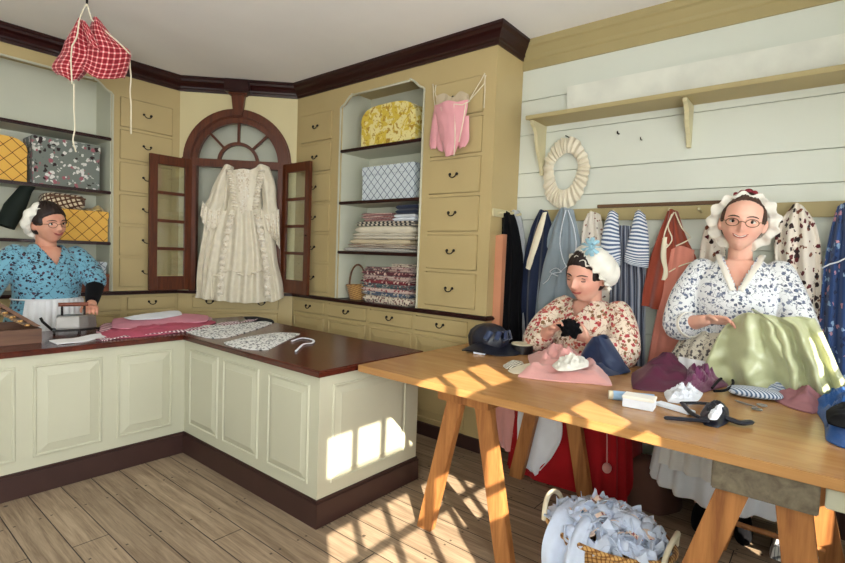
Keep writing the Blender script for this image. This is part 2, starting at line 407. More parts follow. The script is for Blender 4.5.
# wall-hung upper cabinets: drawers and shelves
ZB, ZT = 1.015, 2.705
rowz = [(ZB+(ZT-ZB)*i/6+.012, ZB+(ZT-ZB)*(i+1)/6-.012) for i in range(6)]
def ogee(a0, a1, zlow, ztop, w=.13):
    """lower edge of the header over a shelf opening, left to right"""
    d = ztop-zlow
    L = [(0, 0), (.05, .0), (.05, .012), (.12, .03), (.35, .25), (.6, .65), (.8, .92), (.95, 1.0), (.96, 1.12), (1.08, 1.12), (1.1, 1.0)]
    left = [(a0+w*x, zlow+d*y) for x, y in L]
    return left + [(a1-(p[0]-a0), p[1]) for p in reversed(left)]
def upper(F, a0, a1, cols, op, depth, parent, top=2.885, arch=(2.70, 2.775)):
    """cols: drawer columns (c0,c1); op: opening (o0,o1)"""
    b = new(); zb = .99
    xs = sorted([a0, a1] + [x for c in cols for x in c] + list(op))
    # stiles
    solid = []
    x = a0
    for c0, c1, kind in sorted([(c[0], c[1], 'd') for c in cols] + [(op[0], op[1], 'o')]):
        fbox(b, F, x, c0, zb, top, -.018, 0)
        if kind == 'd':
            z = zb
            for z0, z1 in rowz: fbox(b, F, c0, c1, z, z0, -.018, 0); z = z1
            fbox(b, F, c0, c1, z, top, -.018, 0)
        x = c1
    fbox(b, F, x, a1, zb, top, -.018, 0)
    # header over opening with shaped lower edge
    lo = ogee(op[0], op[1], arch[0], arch[1])
    prism(b, F, lo + [(op[1], top), (op[0], top)], -.018, 0)
    # carcass
    fbox(b, F, a0, op[0], zb, top, -depth, -.02); fbox(b, F, op[1], a1, zb, top, -depth, -.02)
    fbox(b, F, op[0], op[1], top-.03, top, -depth, -.02)
    o = mk('cabinet_body', b, M['cream'], parent)
    b = new(); fbox(b, F, op[0], op[1], zb, top-.03, -depth, -depth+.02)
    fbox(b, F, op[0], op[0]+.006, zb, top-.03, -depth+.02, -.018); fbox(b, F, op[1]-.006, op[1], zb, top-.03, -depth+.02, -.018)
    mk('alcove_lining', b, M['inner'], parent)
    # bead along the arch
    b = new(); pts = [F.p(p[0]+(.006 if i < len(lo)/2 else -.006), p[1]+.004, .004) for i, p in enumerate(lo)]
    pts = [F.p(op[0]-.004, zb, .004)] + [F.p(op[0]-.004, arch[0]-.01, .004)] + pts[1:-1] + [F.p(op[1]+.004, arch[0]-.01, .004), F.p(op[1]+.004, zb, .004)]
    tube(b, pts, .009, 6); mk('arched_moulding', b, M['cream2'], parent, 50)
    for zz in (1.42, 1.86, 2.32):
        b = new(); fbox(b, F, op[0]+.006, op[1]-.006, zz-.024, zz-.003, -depth+.02, -.022)
        s = mk('shelf', b, M['inner'], parent)
        b = new(); fbox(b, F, op[0]+.002, op[1]-.002, zz-.026, zz, -.022, .006, .006); mk('shelf_nosing', b, M['dark'], s)
    for c in cols:
        for z0, z1 in rowz: drawer(F, c[0], c[1], z0, z1, parent)
def base(F, a0, a1, ds, depth, parent, door_div=1):
    """ds: list of (d0,d1,pulls): a drawer with a panelled door under it"""
    b = new(); fbox(b, F, a0, a1, .10, .955, -depth, -.018)
    x = a0
    for d0, d1, n in [tuple(q)+(1,) if len(q) == 2 else q for q in ds]:
        fbox(b, F, x, d0, .10, .955, -.018, 0)
        fbox(b, F, d0, d1, .10, .80, -.018, -.004); fbox(b, F, d0, d1, .79, .815, -.018, 0); fbox(b, F, d0, d1, .935, .955, -.018, 0); x = d1
    fbox(b, F, x, a1, .10, .955, -.018, 0); mk('cabinet_body', b, M['cream'], parent)
    for d0, d1, n in [tuple(q)+(1,) if len(q) == 2 else q for q in ds]:
        drawer(F, d0, d1, .817, .933, parent, n)
        o = mk('door', raised(F, d0+.004, d1-.004, .13, .785, .002, .05), M['cream'], parent)
    b = new(); fbox(b, F, a0, a1, 0, .10, -depth, .012, .004); mk('plinth', b, M['plinth'], parent)
t = thing('shelf_cabinet', (-1.87-1.115, 3.2, .985), 'tall cream cabinet with two drawer columns and shelves of folded cloth', 'cabinet')
upper(FR, -4.10, -1.87, [(-4.035, -3.585), (-2.43, -1.965)], (-3.465, -2.515), .375, t)
t = thing('shelf_cabinet', (-5.05, 1.6, .985), 'tall cream cabinet with open shelves and one drawer column behind the woman in blue', 'cabinet')
upper(FL, .25, 2.264, [(.30, .62), (1.745, 2.195)], (.735, 1.685), .375, t)
t = thing('base_cabinet', (-2.985, 3.2, 0), 'long low cream cabinet with small drawers under the folded cloth shelves', 'cabinet')
base(FR, -4.10, -1.87, [(-4.08, -3.62), (-3.565, -3.07), (-3.03, -2.55), (-2.515, -2.02)], .375, t)
t = thing('base_cabinet', (-5.05, 1.2, 0), 'low cream drawer cabinet behind the woman in blue', 'cabinet')
base(FL, .0, 2.264, [(.2, .68), (.74, 1.22), (1.28, 1.764), (1.813, 2.24)], .375, t)
t = thing('base_cabinet', (-4.6, 2.8, 0), 'low cream corner cabinet with a wide two-handled drawer below the white gown', 'cabinet')
base(FD, .004, 1.091, [(.14, .955, 2)], .04, t)
b = new(); T = .985
for F, a0, a1, d in ((FR, -4.10, -1.85, .37),(FL, 0, 2.264, .37)): fbox(b, F, a0, a1, .957, T, -d, .025, .008)
# diagonal piece with mitred ends
k = .025*math.tan(PI/8)
hexa(b, [FD.p(k, .957, .025), FD.p(1.095-k, .957, .025), FD.p(1.095, .957, .0), FD.p(0, .957, .0), FD.p(k, T, .025), FD.p(1.095-k, T, .025), FD.p(1.095, T, .0), FD.p(0, T, .0)])
tag(mk('cabinet_ledge', b, M['dark']), 'dark red-brown ledge running along the tops of the low wall cabinets', 'ledge')

# corner wall with the arched cupboard
AC, AS = .543, 2.235; OR_, IR_ = .455, .395
b = new(); L = 1.099; pts = []
lo = [(0, 2.885), (0, .985), (AC-OR_, .985), (AC-OR_, AS)] + [(AC-OR_*math.cos(t), AS+OR_*math.sin(t)) for t in [PI*k/24 for k in range(1, 24)]] + [(AC+OR_, AS), (AC+OR_, .985), (L, .985), (L, 2.885)]
half = len(lo)//2
# split in two at the crown so faces stay simple
n0 = 4+11
left = lo[:n0+1]+[(lo[n0][0], 2.885)]; right = [(lo[n0][0], 2.885)] + lo[n0:]
prism(b, FD, left, -.02, 0); prism(b, FD, right, -.02, 0)
struct('wall_corner', b, M['corner'])
t = thing('arched_cupboard', FD.p(AC, .985, -.05), 'arched mahogany corner cupboard with fanlight and open glazed doors', 'cupboard')
b = new(); q0, q1 = AC-OR_, AC+OR_
fbox(b, FD, q0-.0, q1+.0, .985, 2.70, -.27, -.25); fbox(b, FD, q0, q1, .960, .984, -.27, -.001)
fbox(b, FD, q0, q0+.01, .985, AS, -.25, -.02); fbox(b, FD, q1-.01, q1, .985, AS, -.25, -.02); fbox(b, FD, q0, q1, 2.70, 2.72, -.27, -.02); fbox(b, FD, q0, q0+.01, AS, 2.70, -.25, -.02); fbox(b, FD, q1-.01, q1, AS, 2.70, -.25, -.02)
mk('alcove_lining', b, M['inner'], t)
b = new()
arcband(b, FD, AC, AS, .43, .505, 0, PI, -.01, .022); arcband(b, FD, AC, AS, .435, .49, 0, PI, .0, .032); arcband(b, FD, AC, AS, .425, .455, 0, PI, -.05, .012)
arcband(b, FD, AC, AS, .375, .43, 0, PI, -.045, .004)
for s in (-1, 1): fbox(b, FD, AC+s*.41-.032, AC+s*.41+.032, .985, AS, -.05, .022, .005)
for s in (-1, 1): fbox(b, FD, AC+s*.465-.05, AC+s*.465+.05, AS-.03, AS+.025, -.01, .024, .004)
mk('door_frame', b, M['mahog'], t, 30)
b = new(); fbox(b, FD, AC-.50, AC+.50, AS-.055, AS+.02, -.045, .026, .006); mk('transom', b, M['mahog'], t)
b = new()
arcband(b, FD, AC, AS, .165, .195, 0, PI, -.035, .006)
for k in range(1, 5):
    a = PI*k/5
    if k in (1, 2, 3, 4): pass
for a in (PI*.25, PI*.5, PI*.75):
    d = V((math.cos(a), math.sin(a))); n = V((-d.y, d.x))*.011
    prism(b, FD, [(AC+d.x*.19+n.x, AS+d.y*.19+n.y), (AC+d.x*.19-n.x, AS+d.y*.19-n.y), (AC+d.x*.385-n.x, AS+d.y*.385-n.y), (AC+d.x*.385+n.x, AS+d.y*.385+n.y)], -.03, .004)
mk('fanlight', b, M['mahog'], t)
b = new(); prism(b, FD, [(AC-.04, AS+.44), (AC+.04, AS+.44), (AC+.065, 2.885), (AC-.065, 2.885)], 0, .055, .004)
fbox(b, FD, AC-.085, AC+.085, 2.86, 2.89, 0, .07, .006); mk('keystone', b, M['mahog'], t)
b = new(); fbox(b, FD, AC-.115, AC+.115, 2.88, 2.998, .0, .105, .008); mk('crown_block', b, M['dark'], t)
def leaf(h, d, parent, w=.425):
    """glazed door leaf from hinge h going in direction d"""
    G = Frame(h, d); z0, z1 = .995, 2.235
    if G.n.dot(V((1, -1, 0))) < 0: pass
    b = new()
    for a0, a1 in ((0, .07), (w-.07, w)): fbox(b, G, a0, a1, z0, z1, -.016, .016, .004)
    fbox(b, G, .07, w-.07, z0, z0+.13, -.015, .015, .003); fbox(b, G, .07, w-.07, z1-.085, z1, -.015, .015, .003)
    hh = (z1-.085-z0-.13)/4
    for k in range(1, 4): fbox(b, G, .07, w-.07, z0+.13+hh*k-.014, z0+.13+hh*k+.014, -.012, .012, .003)
    o = mk('cupboard_door', b, M['mahog'], parent)
    for k in range(4):
        b = new(); fbox(b, G, .068, w-.068, z0+.13+hh*k+.012, z0+.13+hh*(k+1)-.012, -.002, .002); mk('glass_pane', b, M['glass'], o)
    b = new(); blob(b, G.p(w-.03, 1.55, .02), .01, .01, .01, None, 10, 6); mk('door_knob', b, M['iron'], o, 40)
leaf((-4.79, 2.345, 0), (-.02, -1, 0), t, .385); leaf((-4.19, 2.950, 0), (1, -.03, 0), t, .445)

# ------------------------------------------------------------------ counter
FC1 = Frame((-3.36, 0, 0), (0, 1, 0)); FC2 = Frame((0, 1.613, 0), (1, 0, 0)); FC3 = Frame((-1.945, 0, 0), (0, 1, 0))
t = thing('shop_counter', (-3.2, 1.9, 0), 'L-shaped cream panelled counter with a polished dark red-brown top', 'counter')
b = new(); box(b, -3.96, -3.36, -.2, 2.395, .14, .777); box(b, -3.37, -1.945, 1.613, 2.395, .14, .777)
mk('counter_body', b, M['cream2'], t)
b = new(); box(b, -3.97, -3.347, -.2, 2.4, 0, .13, .003); box(b, -3.36, -1.930, 1.60, 2.41, 0, .13, .003)
box(b, -3.97, -3.353, -.2, 2.4, .13, .145, .004); box(b, -3.36, -1.936, 1.606, 2.404, .13, .145, .004); mk('plinth', b, M['plinth'], t)
for F, a0, a1 in ((FC1, -.08, .26), (FC1, .34, .70), (FC1, .775, 1.115), (FC1, 1.195, 1.53), (FC2, -3.285, -2.92), (FC2, -2.862, -2.475), (FC2, -2.385, -2.02), (FC3, 1.70, 2.28)):
    mk('raised_panel', raised(F, a0, a1, .205, .725, .0, .045 if F is FC1 else .03), M['cream2'], t)
b = new()
P = [(-4.0, -.22), (-3.335, -.22), (-3.335, 1.588), (-1.922, 1.588), (-1.922, 2.42), (-4.0, 2.42)]
vs0 = [b.verts.new((x, y, .780)) for x, y in P]; vs1 = [b.verts.new((x, y, .813)) for x, y in P]
f = [b.faces.new(vs1), b.faces.new(list(reversed(vs0)))]
for i in range(6): f.append(b.faces.new((vs0[i], vs0[(i+1)%6], vs1[(i+1)%6], vs1[i])))
bevel_new(b, f[:1], .008, 3)
mk('countertop', b, M['mahogX'], t)

# ------------------------------------------------------------------ shelf, rails and boards on the white wall
t = thing('wall_shelf', (-.4, 3.25, 2.39), 'long tan shelf on curved brackets high on the white wall', 'shelf')
b = new(); fbox(b, FW, -1.70, .88, 2.375, 2.397, 0, .23, .002); fbox(b, FW, -1.705, .88, 2.372, 2.40, .225, .245, .003); mk('shelf_board', b, M['tan'], t)
for a in (-1.66, -.70, .30):
    G = Frame((a-.012, 3.414, 0), (0, -1, 0))
    poly = [(0, 2.372), (.215, 2.372), (.21, 2.345), (.17, 2.33), (.14, 2.29), (.13, 2.23), (.105, 2.17), (.06, 2.12), (.035, 2.06), (.03, 2.02), (0, 2.02)]
    if a > -1: poly = [(x*.9, 2.372-(2.372-z)*.72) for x, z in poly]
    b = new(); prism(b, G, poly, -.012, .012, .002); mk('shelf_bracket', b, M['tan2'], t)
b = new(); fbox(b, FW, -1.495, .88, 2.405, 2.615, .003, .055, .003); tag(mk('backing_board', b, flat('lightened_board_paint', (230, 230, 218), .6)), 'wide white board fixed above the long tan shelf', 'board')  # board colour lightened to imitate brighter light on its face
t = thing('peg_rail', (-.4, 3.4, 1.71), 'long tan peg rail with cream pegs on the white wall holding the hanging gowns', 'peg rail')
b = new(); fbox(b, FW, -1.665, .88, 1.685, 1.768, .003, .024, .004); mk('rail', b, M['tan'], t)
PEGS = [-1.61, -1.47, -1.27, -1.12, -.96, -.78, -.62, -.455, -.31, -.15, .03, .2]
for x in PEGS:
    b = new(); tube(b, [FW.p(x, 1.728, .02), FW.p(x, 1.732, .05), FW.p(x, 1.738, .085), FW.p(x, 1.739, .092)], [.008, .007, .011, .007], 10); mk('peg', b, M['tan2'], t, 40)
b = new(); fbox(b, FW, -1.25, -.45, 1.770, 1.792, .004, .026, .002); tag(mk('measuring_stick', b, wood('stick_wood', (110, 78, 46), (80, 54, 32), 'X', .5)), 'thin brown wooden measuring stick lying along the top of the peg rail', 'stick')
FS = Frame((-1.87, 0, 0), (0, 1, 0))
t = thing('peg_rail', (-1.86, 3.2, 1.7), 'short tan peg rail on the side of the tall cabinet, holding the black gown', 'peg rail')
b = new(); fbox(b, FS, 3.05, 3.38, 1.70, 1.755, .001, .02, .003); mk('rail', b, M['tan2'], t)
for y in (3.10, 3.22, 3.33):
    b = new(); tube(b, [FS.p(y, 1.725, .02), FS.p(y, 1.735, .08)], [.008, .010], 10); mk('peg', b, M['tan2'], t, 40)
for i, (x, y, l) in enumerate(((619, 134, 'iron hook on the white wall right of the cloth ruff'), (642, 140, 'small nail in the white wall under the middle of the long tan shelf'))):
    p = aty(x, y, 3.414); b = new(); tube(b, [p, p+V((0, -.03, -.002)), p+V((0, -.035, .012))], .003 if i else .005, 8); tag(mk('nail' if i else 'wall_hook', b, M['iron'], None, 40), l, 'nail' if i else 'hook')
# ================================================================== materials for the goods
M['ply'] = wood('table_plywood', (184, 138, 86), (160, 114, 66), 'X', .24, .6, .02, .55)
M['pine'] = wood('trestle_pine', (182, 124, 70), (128, 78, 40), 'Z', .5, .7)
M['greywood'] = wood('weathered_beam', (120, 110, 90), (86, 76, 62), 'Y', .6, .7)
M['boxwood'] = wood('old_box_wood', (120, 84, 60), (84, 56, 42), 'Y', .5, .9)
M['ivory'] = flat('ivory_satin', (226, 216, 192), .38, .5, var=.05, sc=20, bump=.3, sheen=.3)
M['ivory_trim'] = floral('ivory_trim', (230, 220, 200), [(206, 190, 164), (240, 234, 220)], 60, .6, .45)
M['linen'] = flat('white_linen', (232, 232, 232), .85, .2, var=.03, sc=14, bump=.2, sheen=.3)
M['cloth_white'] = flat('white_cotton', (228, 232, 240), .85, .2, var=.04, sc=9, bump=.25, sheen=.3)
M['bluewhite'] = flat('bluish_white_cotton', (206, 216, 236), .85, .2, var=.06, sc=12, bump=.3, sheen=.2)
M['ribbon'] = flat('cream_ribbon', (232, 222, 196), .7, .3)
M['yellow_damask'] = damask('yellow_damask', (214, 186, 66), (232, 218, 150), (178, 138, 40), 11)
M['bluediamond'] = check('blue_diamond_paper', (206, 214, 218), (84, 98, 122), (50, 60, 84), .055, .10, False, PI/4)
M['yellowdiamond'] = check('yellow_diamond_paper', (226, 176, 84), (112, 68, 34), (60, 32, 20), .075, .07, False, PI/4)
M['greyfloral'] = floral('grey_floral_paper', (118, 124, 116), [(206, 204, 196), (52, 40, 40), (158, 96, 104), (220, 216, 210)], 34, .62, .55)
M['wicker'] = check('wicker', (206, 162, 100), (150, 104, 54), (110, 70, 34), .018, .35, False, .3)
M['wicker_pale'] = check('pale_checked_wicker', (222, 208, 178), (104, 74, 54), (70, 46, 34), .034, .38, False, .35)
M['pinkstay'] = flat('pink_silk', (226, 158, 164), .55, .4, var=.05, bump=.1, sheen=.2)
M['gingham'] = check('red_gingham', (136, 24, 36), (208, 104, 108), (240, 205, 196), .027, .28, True)
M['bluestripe'] = stripes('blue_white_stripe', (224, 228, 232), (86, 104, 138), .017, .5, True, 1)
M['greystripe'] = stripes('grey_stripe', (132, 140, 158), (58, 62, 78), .022, .45, True, 0, wob=.004, c3=(190, 190, 196))
M['navy'] = flat('navy_cloth', (28, 38, 64), .8, .2, bump=.2, sheen=.3)
M['bluegrey'] = flat('blue_grey_linen', (138, 150, 158), .8, .2, var=.06, bump=.25, sheen=.3)
M['rust'] = flat('rust_cloth', (160, 74, 54), .8, .2, var=.08, bump=.2, sheen=.3)
M['salmon'] = flat('salmon_pink_cloth', (214, 136, 118), .75, .25, var=.05, bump=.2, sheen=.3)
M['pinkcloth'] = flat('pale_pink_cloth', (218, 158, 152), .8, .2, var=.06, bump=.3, sheen=.3)
M['teal'] = flat('dark_blue_silk', (14, 38, 76), .5, .4, var=.12, bump=.2, sheen=.3)
M['hatblue'] = flat('black_blue_silk', (20, 24, 40), .4, .5, var=.15, bump=.25)
M['purple'] = flat('plum_silk', (108, 34, 84), .42, .5, var=.1, sc=9, bump=.2, sheen=.3)
M['plumdark'] = flat('dark_plum_silk', (84, 24, 56), .45, .5, var=.1, bump=.2)
M['greensilk'] = flat('pale_green_silk', (184, 188, 146), .30, .5, var=.07, sc=5, bump=.35, sheen=.3)
M['blueprint'] = floral('blue_floral', (48, 74, 122), [(196, 140, 150), (150, 180, 210), (30, 44, 84)], 34, .45, .42)
M['redprint'] = floral('white_red_print', (228, 218, 204), [(96, 34, 38), (120, 70, 50), (50, 34, 34)], 36, .6, .5)
M['smallprint'] = floral('white_small_print', (222, 214, 202), [(140, 96, 84), (100, 80, 80)], 44, .3, .35)
M['blackprint'] = floral('white_black_print', (226, 226, 222), [(48, 50, 52), (84, 90, 92)], 62, .6, .48)
M['pinkfab'] = flat('rose_pink_cloth', (196, 92, 116), .7, .3, var=.08, bump=.15)
M['pinkfab2'] = flat('light_rose_cloth', (224, 150, 170), .7, .3, var=.06)
M['maroonstripe'] = stripes('maroon_stripe', (128, 44, 58), (216, 160, 170), .03, .6, True, 1)
M['braid'] = stripes('braided_trim', (232, 210, 212), (110, 44, 66), .03, .55, True, 0)
M['bluecase'] = flat('light_blue_card', (150, 182, 214), .6, .3)
M['tin'] = flat('dark_tin', (26, 24, 26), .4, .5, .2)
M['cork'] = flat('cream_lid', (214, 204, 176), .6)
M['plank'] = flat('salmon_board', (206, 142, 108), .6, var=.05)
M['steel'] = flat('bare_iron', (140, 136, 130), .42, .5, .6, var=.12)
M['brown'] = flat('brown_cloth', (92, 62, 52), .8)
M['green'] = flat('dark_green_felt', (24, 34, 28), .85)
M['jeans'] = flat('bright_blue_cloth', (36, 92, 164), .7, .3, var=.15, sc=14, bump=.3, sheen=.2)
M['silverstripe'] = stripes('silver_blue_stripe', (196, 204, 218), (112, 128, 160), .012, .5, True, 1)

# ------------------------------------------------------------------ cloth helpers
def onplane(x, y, P0, n):
    r = ray(x, y); o = V((0, 0, HC)); return o + r*((V(P0)-o).dot(n)/r.dot(n))
def cr(p0, p1, p2, p3, t):
    return 0.5*((2*p1)+(p2-p0)*t+(2*p0-5*p1+4*p2-p3)*t*t+(3*p1-p0-3*p2+p3)*t*t*t)
def interp(L, t):
    n = len(L)-1; x = min(max(t*n, 0), n-1e-6); i = int(x); f = x-i
    g = lambda k: L[min(max(k, 0), n)]
    if n == 1: return L[0]*(1-f)+L[1]*f
    return cr(g(i-1), g(i), g(i+1), g(i+2), f)
def cloth(name, rows, P0, n, mat, parent=None, off=0.0, bulge=.03, folds=5, amp=.012, nu=28, nv=28, th=.006, seed=0, fall=1.0, back=0, smooth=60, wr=.006):
    """rows: lists of photo points, top row first; laid on an upright plane, bellied and folded along its length"""
    n = V(n).normalized()
    G = [[onplane(x, y, P0, n) for x, y in r] for r in rows]
    if n.dot(V((0,0,HC))-V(P0)) < 0: n = -n
    w = max((r[-1]-r[0]).length for r in G); h = sum((a[0]-b[0]).length for a, b in zip(G, G[1:]))
    def fn(u, v):
        p = interp([interp(r, u) for r in G], v)
        e = math.sin(PI*u)
        d = off + bulge*e**.6 + amp*(.35+.65*v*fall)*math.sin(2*PI*folds*u+seed+1.3*math.sin(2.2*v+seed)) + wr*nz(u*6+seed, v*7)
        return p + n*d
    b = new(); sheet(b, fn, nu, nv, th, (w, h))
    if back:      # close the back so it reads as a full garment
        def fb(u, v):
            p = interp([interp(r, u) for r in G], v); return p + n*(off-back*math.sin(PI*u)**.6)
        sheet(b, fb, nu//2, nv//2, th, (w, h))
    return mk(name, b, mat, parent, smooth, recalc=False)
def heap(name, px, z, h, mat, parent=None, seed=0, wr=.35, nr=16, p=2.0, freq=18, pts=None, smooth=60):
    """low crumpled heap of cloth with the given outline on the level plane z"""
    P = [atz(x, y, z) for x, y in px] if pts is None else [V(q) for q in pts]
    N = len(P)*6; O = [None]*N; m = len(P)
    for i in range(N):
        k = i//6; f_ = (i % 6)/6; O[i] = cr(P[k-1], P[k], P[(k+1) % m], P[(k+2) % m], f_)*.4+P[k].lerp(P[(k+1) % m], f_)*.6
    c = sum(O, V((0,0,0)))/N; b = new(); uvl = b.loops.layers.uv.verify()
    def top(i, r):
        q = c+(O[i]-c)*r; f = (1-r**p)
        k = wr*(.6*nz(q.x*freq+seed, q.y*freq, seed)+.4*nz(q.x*freq*2.3, q.y*freq*2.3+seed, seed))
        return V((q.x, q.y, z+.004+h*max(f*(1+k*1.6)+k*.5*(r > .2)*(1-r), .02)))
    ctr = b.verts.new(top(0, 0)); L = [[b.verts.new(top(i, (j/nr)**.8)) for i in range(N)] for j in range(1, nr+1)]
    low = [b.verts.new(V((v.co.x, v.co.y, z+.0005))) for v in L[-1]]; fs = []
    for i in range(N):
        k = (i+1) % N; fs.append(b.faces.new((ctr, L[0][i], L[0][k])))
        for A, B in zip(L, L[1:]+[low]): fs.append(b.faces.new((A[i], B[i], B[k], A[k])))
    fs.append(b.faces.new(low))
    for f in b.faces:
        for l in f.loops: l[uvl].uv = (l.vert.co.x, l.vert.co.y)
    return mk(name, b, mat, parent, smooth)
def ribbon(b, pts, w, th=.003, up=Z):
    tube(b, pts, w/2, 6, th/(w/2)/2*1.0 if False else .18, up)

# ================================================================== work table on trestles
TX0, TX1, TY0, TY1, TZ = -1.879, .62, 1.807, 2.975, .822
b = new(); box(b, TX0, TX1, TY0, TY1, TZ-.035, TZ, .003)
tag(mk('table_top', b, M['ply']), 'long pale plywood work table top laid across two trestles', 'table')
def leg(p0, p1, w, d, mat, parent, name='leg'):
    p0, p1 = V(p0), V(p1); b = new(); P = []
    for p in (p1, p0):
        for sx, sy in ((-1,-1),(1,-1),(1,1),(-1,1)): P.append(p + V((sx*w/2, sy*d/2, 0)))
    hexa(b, P, .003); return mk(name, b, mat, parent)
t = thing('trestle', (-1.26, 2.35, 0), 'pine trestle under the left end of the work table, nearest the counter', 'trestle')
b = new(); box(b, -1.475, -1.185, 1.97, 2.92, .695, .786, .004); mk('beam', b, M['pine'], t)
for p0, p1 in (((-1.385, 2.01, .70), (-1.54, 2.0, 0)), ((-1.225, 2.01, .70), (-1.07, 2.0, 0)), ((-1.345, 2.86, .70), (-1.49, 2.87, 0)), ((-1.175, 2.86, .70), (-1.03, 2.87, 0))): leg(p0, p1, .088, .045, M['pine'], t)

t = thing('trestle', (-.12, 2.35, 0), 'brown trestle with a grey end beam under the right part of the work table', 'trestle')
b = new(); box(b, -.257, .018, 1.83, 2.92, .690, .786, .004); mk('beam', b, M['greywood'], t)
for p0, p1 in (((-.195, 1.895, .70), (-.40, 1.89, 0)), ((-.045, 1.895, .70), (.06, 1.89, 0)), ((-.195, 2.86, .70), (-.36, 2.87, 0)), ((-.045, 2.86, .70), (.11, 2.87, 0))): leg(p0, p1, .092, .045, M['pine'], t)
b = new(); tube(b, [(-.32, 2.83, .16), (.06, 2.83, .16)], .013, 8); mk('stretcher', b, M['pine'], t)
b = new(); box(b, .03, .60, 1.86, 1.90, .71, .786, .003); mk('side_rail', b, M['cream2'], t)

# ================================================================== goods on the right shelves (frame FR, depth c < 0)
def patbox(F, a0, a1, z0, z1, c0, c1, mat, label, lid=.25, name='fabric_box', lmat=None, cat='box'):
    t = thing(name, F.p((a0+a1)/2, z0, (c0+c1)/2), label, cat)
    zl = z1-(z1-z0)*lid; b = new(); fbox(b, F, a0+.006, a1-.006, z0, zl, c0+.006, c1-.006, .004); mk('box_base', b, mat, t)
    b = new(); fbox(b, F, a0, a1, zl-.002, z1, c0, c1, .006); mk('lid', b, lmat or mat, t); return t
def domebox(F, a0, a1, z0, z1, zs, c0, c1, mat, label):
    t = thing('fabric_box', F.p((a0+a1)/2, z0, (c0+c1)/2), label, 'box')
    b = new(); fbox(b, F, a0, a1, z0, zs, c0, c1, .004); mk('box_base', b, mat, t)
    w = (a1-a0)/2; m = (a0+a1)/2; b = new()
    poly = [(a0-.004, zs-.004), (a1+.004, zs-.004)] + [(m+(w+.004)*(abs(math.cos(x))**.6)*(1 if math.cos(x) > 0 else -1), zs+(z1-zs)*math.sin(x)**.8) for x in [PI*k/20 for k in range(1, 20)]]
    prism(b, F, poly, c0-.004, c1+.004, .004); mk('lid', b, mat, t, 40); return t
domebox(FR, -3.245, -2.63, 2.322, 2.66, 2.52, -.30, -.04, M['yellow_damask'], 'yellow damask covered box with a domed top on the topmost shelf')
patbox(FR, -3.235, -2.63, 1.862, 2.155, -.31, -.05, M['bluediamond'], 'pale box with a blue diamond lattice on the right cabinet shelf')
# split basket
def basket(c, r0, r1, h, mat, label, hoop=.12, ang=0, name='basket'):
    c = V(c); t = thing(name, c, label, 'basket'); b = new(); R = []
    for k, (f, r) in enumerate(((0, r0*.9), (.02, r0), (.5, (r0+r1)/2*1.03), (1, r1), (1.0, r1-.012), (.5, (r0+r1)/2*1.03-.014), (.06, r0-.014), (.05, r0*.5))):
        R.append([c+V((r*math.cos(2*PI*i/32)*(1+.02*(i % 2)), .78*r*math.sin(2*PI*i/32)*(1+.02*(i % 2)), h*f)) for i in range(32)])
    rings(b, R); mk('basket_body', b, mat, t, 40)
    b = new(); tube(b, [c+V((r1*math.cos(2*PI*i/24), .78*r1*math.sin(2*PI*i/24), h)) for i in range(24)], .009, 6, closed=True); mk('rim', b, mat, t, 50)
    if hoop:
        d = V((math.cos(ang), math.sin(ang), 0)); b = new()
        tube(b, [c+V((0,0,h*.6))+d*(r1*.97*math.cos(a))+Z*(h*.4+hoop*math.sin(a)) for a in [PI*k/16 for k in range(17)]], .006, 6, 1.6); mk('handle', b, M['boxwood'], t, 50)
    return t
basket(FR.p(-3.315, .986, -.12), .075, .11, .125, M['wicker'], 'small wicker basket with a hoop handle beside the red folded cloths', .19)
# folded cloths, one thing each
def folded(F, a0, a1, z, h, c0, c1, mat, label, group, seed, layers=2):
    b = new(); hh = h/layers
    for k in range(layers):
        j = .012*math.sin(seed*2.3+k*1.9); z0 = z+k*hh+.0006; R = []
        n = 14
        for i in range(n+1):
            a = a0+j+(a1-a0)*i/n; lift = .003*math.sin(a*30+seed+k)
            prof = [(c0, 0), (c1-.012, 0), (c1-.003, hh*.2), (c1+.001, hh*.5), (c1-.003, hh*.8), (c1-.012, hh*.96), (c0, hh*.96)]
            e = .35 if i in (0, n) else 1
            R.append([F.p(a, z0+(hh*.48+(y-hh*.48)*e)+max(lift, 0)*(0 if k == 0 else .3), x+.006*math.sin(seed+k*2+a*9)) for x, y in prof])
        rings(b, R)
    uvl = b.loops.layers.uv.verify()
    for f in b.faces:
        for l in f.loops:
            p = l.vert.co-F.o; l[uvl].uv = (p.dot(F.u), p.z+p.dot(F.n))
    return tag(mk('folded_cloth', b, mat, None, 50), label, 'folded cloth', group)
def pr(n, base, cols, s=40, d=.6, z=.5): return floral(n, base, cols, s, d, z)
mA = [('maroon check', check('maroon_check', (110, 36, 44), (190, 150, 140), (230, 210, 200), .016, .3)),
      ('black and cream striped', stripes('black_cream', (214, 204, 184), (46, 42, 40), .05, .5, True, 0)),
      ('cream', flat('cream_cloth', (226, 216, 194), .8, bump=.2)), ('natural linen', flat('natural_cloth', (206, 190, 160), .8, bump=.2)),
      ('white and brown checked', check('brown_check', (222, 212, 194), (150, 122, 100), (100, 80, 64), .014, .35)),
      ('off-white', flat('off_white_cloth', (216, 208, 190), .8, bump=.2)), ('pale grey striped', stripes('grey_pale', (206, 202, 192), (128, 122, 118), .012, .5, True, 0))]
G1 = 'folded cloths on the middle shelf'
z = 1.422
